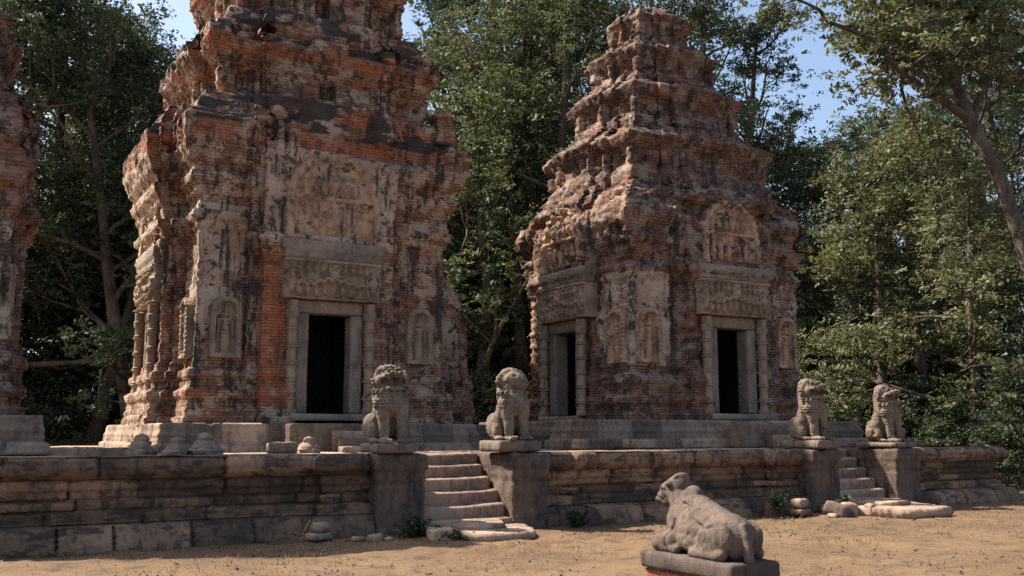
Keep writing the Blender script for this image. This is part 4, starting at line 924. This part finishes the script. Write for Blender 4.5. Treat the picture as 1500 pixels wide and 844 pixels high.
def sprigs(tips, leaf_n, spread, seed):
    """leaves gathered on small sprigs around every twig tip"""
    R = np.random.default_rng(seed); k = 11; m = max(1, leaf_n // k); S = np.repeat(tips, m, 0)
    S = S + R.normal(size=S.shape) * np.array([spread, spread, spread * .6]); C = np.repeat(S, k, 0)
    return C + R.normal(size=C.shape) * np.array([.115, .115, .05])
def grow(seed, H, r0, trunk=None, first=.3, nb=12, blen=.33, leaf_n=46, leaf=.13, spread=.42, droop=0., depth=2):
    """returns (bark V,Q), (leaf centres)"""
    R = np.random.default_rng(seed); BV = []; BQ = []; off = 0; tips = []
    def add(path, rad, n):
        nonlocal off
        v, q = tube(path, rad, n); BV.append(v); BQ.append(q + off); off += len(v)
    def branch(p, d, L, r, lev):
        k = 6; path = [p]; rad = [r]; q = np.array(p, float); d = d / np.linalg.norm(d)
        for s in range(k):
            d = d + R.normal(size=3) * .16 + np.array([0, 0, .06 - droop]); d /= np.linalg.norm(d); q = q + d * L / k; path.append(q.copy()); rad.append(r * (1 - .8 * (s + 1) / k))
        add(path, rad, 6 if lev < 2 else 4)
        if lev >= depth:
            for s in (3, 4, 5, 6): tips.append(path[s])
            return
        m = R.integers(4, 7)
        for s in range(m):
            f = R.uniform(.3, 1.0); b = path[int(f * k)]; nd = d + R.normal(size=3) * .75; branch(b, nd, L * R.uniform(.4, .62), r * .5 * (1.1 - .5 * f), lev + 1)
        tips.append(path[-1])
    if trunk is None:
        k = 10; q = np.zeros(3); d = np.array([R.normal() * .05, R.normal() * .05, 1]); path = [q.copy()]; 
        for s in range(k): d = d + np.array([R.normal() * .05, R.normal() * .05, .12]); d /= np.linalg.norm(d); q = q + d * H / k; path.append(q.copy())
        trunk = path
    k = len(trunk) - 1; rad = [r0 * (1.25 if s == 0 else 1) * (1 - .82 * s / k) for s in range(k + 1)]
    add(trunk, rad, 10)
    for s in range(nb):
        f = first + (1 - first) * (s + R.uniform(0, .8)) / nb; f = min(f, .99); i = int(f * k); fr = f * k - i; p = np.array(trunk[i]) * (1 - fr) + np.array(trunk[min(i + 1, k)]) * fr
        a = s * 2.4 + R.uniform(-.4, .4); el = R.uniform(.0, .5) + .5 * f
        branch(p, np.array([math.cos(a), math.sin(a), el]), H * blen * (1.15 - .6 * f) * R.uniform(.7, 1.2), r0 * .42 * (1.2 - .8 * f), 1)
    tips = np.array(tips); n = len(tips)
    C = sprigs(tips, leaf_n, spread, seed + 1)
    return np.concatenate(BV), np.concatenate(BQ), C
def tree_meshes(seed, H, r0, leafmat, leaf=.15, **kw):
    v, q, C = grow(seed, H, r0, **kw)
    bm_ = quad_mesh('trunk', v, q); bm_.materials.append(M['bark']); bm_.polygons.foreach_set('use_smooth', [True] * len(bm_.polygons))
    V, Q = leaf_quads(C, leaf, seed)
    tn = np.clip(np.random.default_rng(seed).random(len(C)) * .8 + (fbm(C, seed, 3, .8) - .5) * .8 + .05, 0, 1)
    lm = quad_mesh('crown', V, Q, {'tint': np.repeat(tn, 4)}); lm.materials.append(M[leafmat])
    return bm_, lm
KIND = {
    'tall': tree_meshes(11, 21, .36, 'leaf_dark', leaf=.085, first=.28, nb=15, blen=.27, leaf_n=66, spread=.38),
    'tall2': tree_meshes(12, 22, .33, 'leaf_mid', leaf=.085, first=.34, nb=14, blen=.27, leaf_n=66, spread=.38),
    'tall3': tree_meshes(15, 20, .38, 'leaf_olive', leaf=.085, first=.32, nb=14, blen=.28, leaf_n=64, spread=.38),
    'wide': tree_meshes(13, 15, .32, 'leaf_dark', leaf=.085, first=.2, nb=14, blen=.36, leaf_n=66, spread=.38),
    'wide2': tree_meshes(14, 14, .3, 'leaf_mid', leaf=.11, first=.18, nb=14, blen=.36, leaf_n=66, spread=.38),
    'bushy': tree_meshes(16, 9, .2, 'leaf_olive', leaf=.075, first=.12, nb=16, blen=.36, leaf_n=52, spread=.36, droop=.05),
    'low': tree_meshes(19, 8, .16, 'leaf_dark', leaf=.1, first=.06, nb=18, blen=.42, leaf_n=66, spread=.38),
    'shrub': tree_meshes(17, 3.0, .06, 'leaf_dark', leaf=.075, first=.03, nb=14, blen=.5, leaf_n=34, spread=.3),
    'shrub2': tree_meshes(18, 2.7, .06, 'leaf_mid', leaf=.08, first=.03, nb=14, blen=.55, leaf_n=30, spread=.3),
}
def plant(kind, x, y, s, rz, name, label, cat, group, z=0.):
    t = thing(name, label, cat, (x, y, z), rz, group); t.scale = (s, s, s)
    put('trunk', KIND[kind][0], None, t); put('crown', KIND[kind][1], None, t)
    return t
def polar(px, r):
    a = math.radians(29.414) + math.atan((px - 750) / 1477.0); return r * math.sin(a), r * math.cos(a)
FOREST = [(688, 45, 'low', 1.00), (735, 48, 'low', 1.20), (775, 50, 'low', 1.10), (75, 50, 'low', 1.10), (150, 53, 'low', 1.20), (15, 49, 'low', 1.10), (1185, 43, 'low', 0.80), (1250, 46, 'low', 0.85), (1340, 44, 'low', 0.75), (1440, 43, 'low', 0.90), (640, 47, 'low', 1.20), (215, 52, 'low', 1.20),  # photo column, distance, kind, scale
    (-60, 44, 'tall', 1.05), (20, 52, 'tall2', 1.10), (58, 51, 'tall', 1.15), (130, 47, 'wide', 1.25), (165, 56, 'tall', 1.15), (205, 45, 'wide', 1.20), (250, 58, 'tall2', 0.90), (40, 62, 'wide', 1.40), (120, 66, 'wide', 1.40), (190, 68, 'wide2', 1.50),
    (300, 54, 'wide', 1.30), (420, 56, 'wide2', 1.40), (540, 54, 'wide', 1.30), (600, 48, 'wide', 0.95), (650, 50, 'wide', 1.00), (690, 43, 'wide2', 1.20), (725, 55, 'tall2', 1.20), (770, 46, 'tall3', 1.20), (815, 52, 'tall', 1.31), (850, 44, 'tall2', 1.14), (700, 66, 'wide', 1.82), (800, 68, 'wide2', 1.82),
    (905, 54, 'tall3', 1.37), (960, 48, 'tall2', 1.20), (1020, 54, 'tall3', 1.31), (1065, 45, 'tall', 0.98), (1150, 46, 'wide2', 1.00), (1190, 54, 'wide', 1.15), (1215, 42, 'wide', 0.85), (1262, 50, 'wide2', 1.00), (1312, 56, 'tall', 0.80), (1385, 48, 'wide', 0.80), (1420, 54, 'tall2', 0.95), (1470, 46, 'tall', 0.95), (1540, 50, 'tall', 1.05), (1230, 66, 'wide', 1.20), (640, 58, 'wide', 1.35), (760, 60, 'wide', 1.71), (850, 62, 'wide', 1.82), (-10, 48, 'wide', 1.30), (90, 54, 'wide', 1.40), (160, 50, 'tall', 1.05), (225, 62, 'wide', 1.50), (720, 50, 'tall', 1.08), (1490, 60, 'wide', 1.40),  (1450, 70, 'wide', 1.40)]
names = {'low': 'low dark tree', 'tall': 'tall dark tree', 'tall2': 'tall mid green tree', 'tall3': 'tall olive green tree', 'wide': 'spreading dark tree', 'wide2': 'spreading mid green tree'}
def where(px):
    return ('between left and tallest towers' if px < 270 else 'behind the tallest tower' if px < 600 else 'between the two big towers' if px < 800 else
            'behind the right tower' if px < 1140 else 'behind the far lions' if px < 1340 else 'near the right edge')
def dist_word(r): return 'nearest row' if r < 46.5 else 'middle row' if r < 57 else 'back row'
ORD = ['leftmost', 'second from left', 'third from left', 'fourth from left', 'fifth from left', 'sixth from left']
def ordinals(keys, pxs):
    out = [''] * len(keys)
    for k in set(keys):
        ix = sorted([i for i in range(len(keys)) if keys[i] == k], key=lambda i: pxs[i])
        if len(ix) > 1:
            for n, i in enumerate(ix): out[i] = ', ' + ORD[n]
    return out
KEYS = [(names[kd], where(px), dist_word(r)) for px, r, kd, s in FOREST]
OR = ordinals(KEYS, [f[0] for f in FOREST])
for i, (px, r, kd, s) in enumerate(FOREST):
    x, y = polar(px, r)
    plant(kd, x, y, s, i * 1.7, 'forest_tree', f'{KEYS[i][0]} {KEYS[i][1]}, {KEYS[i][2]}{OR[i]}', 'tree', 'forest trees behind the terrace')
BUSH = [(1178, 38, 'shrub', .9), (1228, 35, 'shrub2', .75), (1262, 40, 'shrub', 1.1), (1318, 36, 'shrub2', .7), (1352, 38, 'shrub', .95), (1398, 34, 'shrub', .7), (1436, 38, 'shrub2', 1.1), (1488, 33, 'shrub', .9), (60, 47, 'shrub', 1.3), (150, 49, 'shrub2', 1.4), (690, 42, 'shrub', 1.1), (745, 44, 'shrub', 1.2), (1205, 44, 'shrub', 1.2), (1295, 45, 'shrub', 1.3), (1410, 46, 'shrub', 1.4)]
BK = [('dark' if kd == 'shrub' else 'mid green', where(px), 'close to the terrace' if r < 36.5 else 'a little back' if r < 41 else 'deep in shade') for px, r, kd, s in BUSH]
BO = ordinals(BK, [f[0] for f in BUSH])
for i, (px, r, kd, s) in enumerate(BUSH):
    x, y = polar(px, r); plant(kd, x, y, s, i * 2.1, 'shrub', f'{BK[i][0]} undergrowth shrub {BK[i][1]}, {BK[i][2]}{BO[i]}', 'shrub', 'undergrowth shrubs at the forest edge')
for i, (px, r, s, lb) in enumerate([(1300, 37, 1.0, 'bushy pale olive tree right above the far right lion'), (1365, 40, 1.15, 'bushy pale olive tree hung with creepers, tallest of the pale ones'), (1420, 35, .95, 'bushy pale olive tree beside the big leaning trunk')]):
    x, y = polar(px, r); plant('bushy', x, y, s * 1.15, i * 2 + .4, 'bushy_tree', lb, 'tree', 'pale bushy trees at right')

# the big leaning tree at right with its forked trunk
def big_tree():
    x0, y0 = polar(1535, 33); t = thing('leaning_tree', 'big old tree with a thick leaning forked trunk at the right edge', 'tree', (x0, y0, 0))
    rx, ry = math.cos(math.radians(29.4)), -math.sin(math.radians(29.4))   # right in the picture, as a ground direction
    def pt(a, b, z): return np.array([a * rx + b * .3, a * ry + b * .9, z * 1.15])
    tr = [pt(.3, 0, 0), pt(.25, 0, 2), pt(.1, 0, 4), pt(-.25, 0, 6), pt(-.8, .1, 8), pt(-1.5, .2, 9.6), pt(-1.9, .2, 10.6)]
    R = np.random.default_rng(5); BV = []; BQ = []; off = 0; tips = []
    def add(p, r, n=10):
        nonlocal off
        v, q = tube(p, r, n); BV.append(v); BQ.append(q + off); off += len(v)
    add(tr, [.38, .3, .26, .225, .205, .19, .18], 14)
    limbs = [([tr[-1], pt(-2.6, .1, 12), pt(-3.2, 0, 13.4), pt(-4.4, -.2, 14.6), pt(-5.6, -.3, 16.2), pt(-6.6, -.5, 18)], .26),
             ([tr[-2], pt(-2.6, -.3, 10.0), pt(-3.8, -.5, 10.6), pt(-4.8, -.6, 11.6), pt(-6.2, -.8, 12)], .2),
             ([tr[-1], pt(-1.4, .5, 12.2), pt(-.6, .8, 14), pt(-.2, 1, 16.5)], .24), ([tr[-2], pt(-.6, .8, 10.8), pt(.8, 1.2, 12), pt(2.4, 1.6, 13.2)], .2),
             ([tr[-1], pt(-2.2, 1.8, 11.9), pt(-2.6, 2.8, 13.2), pt(-2.9, 3.6, 15.4)], .17)]
    for path, r in limbs:
        add(path, list(np.linspace(r * .72, r * .28, len(path))), 9)
        for k in range(13):
            f = R.uniform(.35, 1) * (len(path) - 1); i = min(int(f), len(path) - 2); p = path[i] + (path[i + 1] - path[i]) * (f - i)
            d = R.normal(size=3) * [1, 1, .6] + [0, 0, .35]; d /= np.linalg.norm(d); L = R.uniform(1.4, 3.2); pp = [p]
            for s in range(4): d = d + R.normal(size=3) * .2; d /= np.linalg.norm(d); pp.append(pp[-1] + d * L / 4)
            add(pp, list(np.linspace(.07, .015, 5)), 5)
            for s in (1, 2, 3, 4):
                for m in range(2): tips.append(pp[s] + R.normal(size=3) * .35)
    b = quad_mesh('trunk', np.concatenate(BV), np.concatenate(BQ)); put('trunk', b, M['bark'], t, smooth=True)
    tips = np.array(tips); av = tips[:, 0] * rx + tips[:, 1] * ry; bv = tips[:, 0] * .49 + tips[:, 1] * .87
    tips = tips[~((av > -3.0) & (av < .6) & (tips[:, 2] > 7) & (tips[:, 2] < 12) & (bv < .5))]   # the fork stands clear of leaves on this side
    C = sprigs(tips, 66, .42, 9)
    V, Q = leaf_quads(C, .095, 6); tn = np.clip(R.random(len(C)) * .8 + (fbm(C, 8, 3, .8) - .5) * .9 + .1, 0, 1)
    put('crown', quad_mesh('crown', V, Q, {'tint': np.repeat(tn, 4)}), M['leaf_olive'], t)
big_tree()
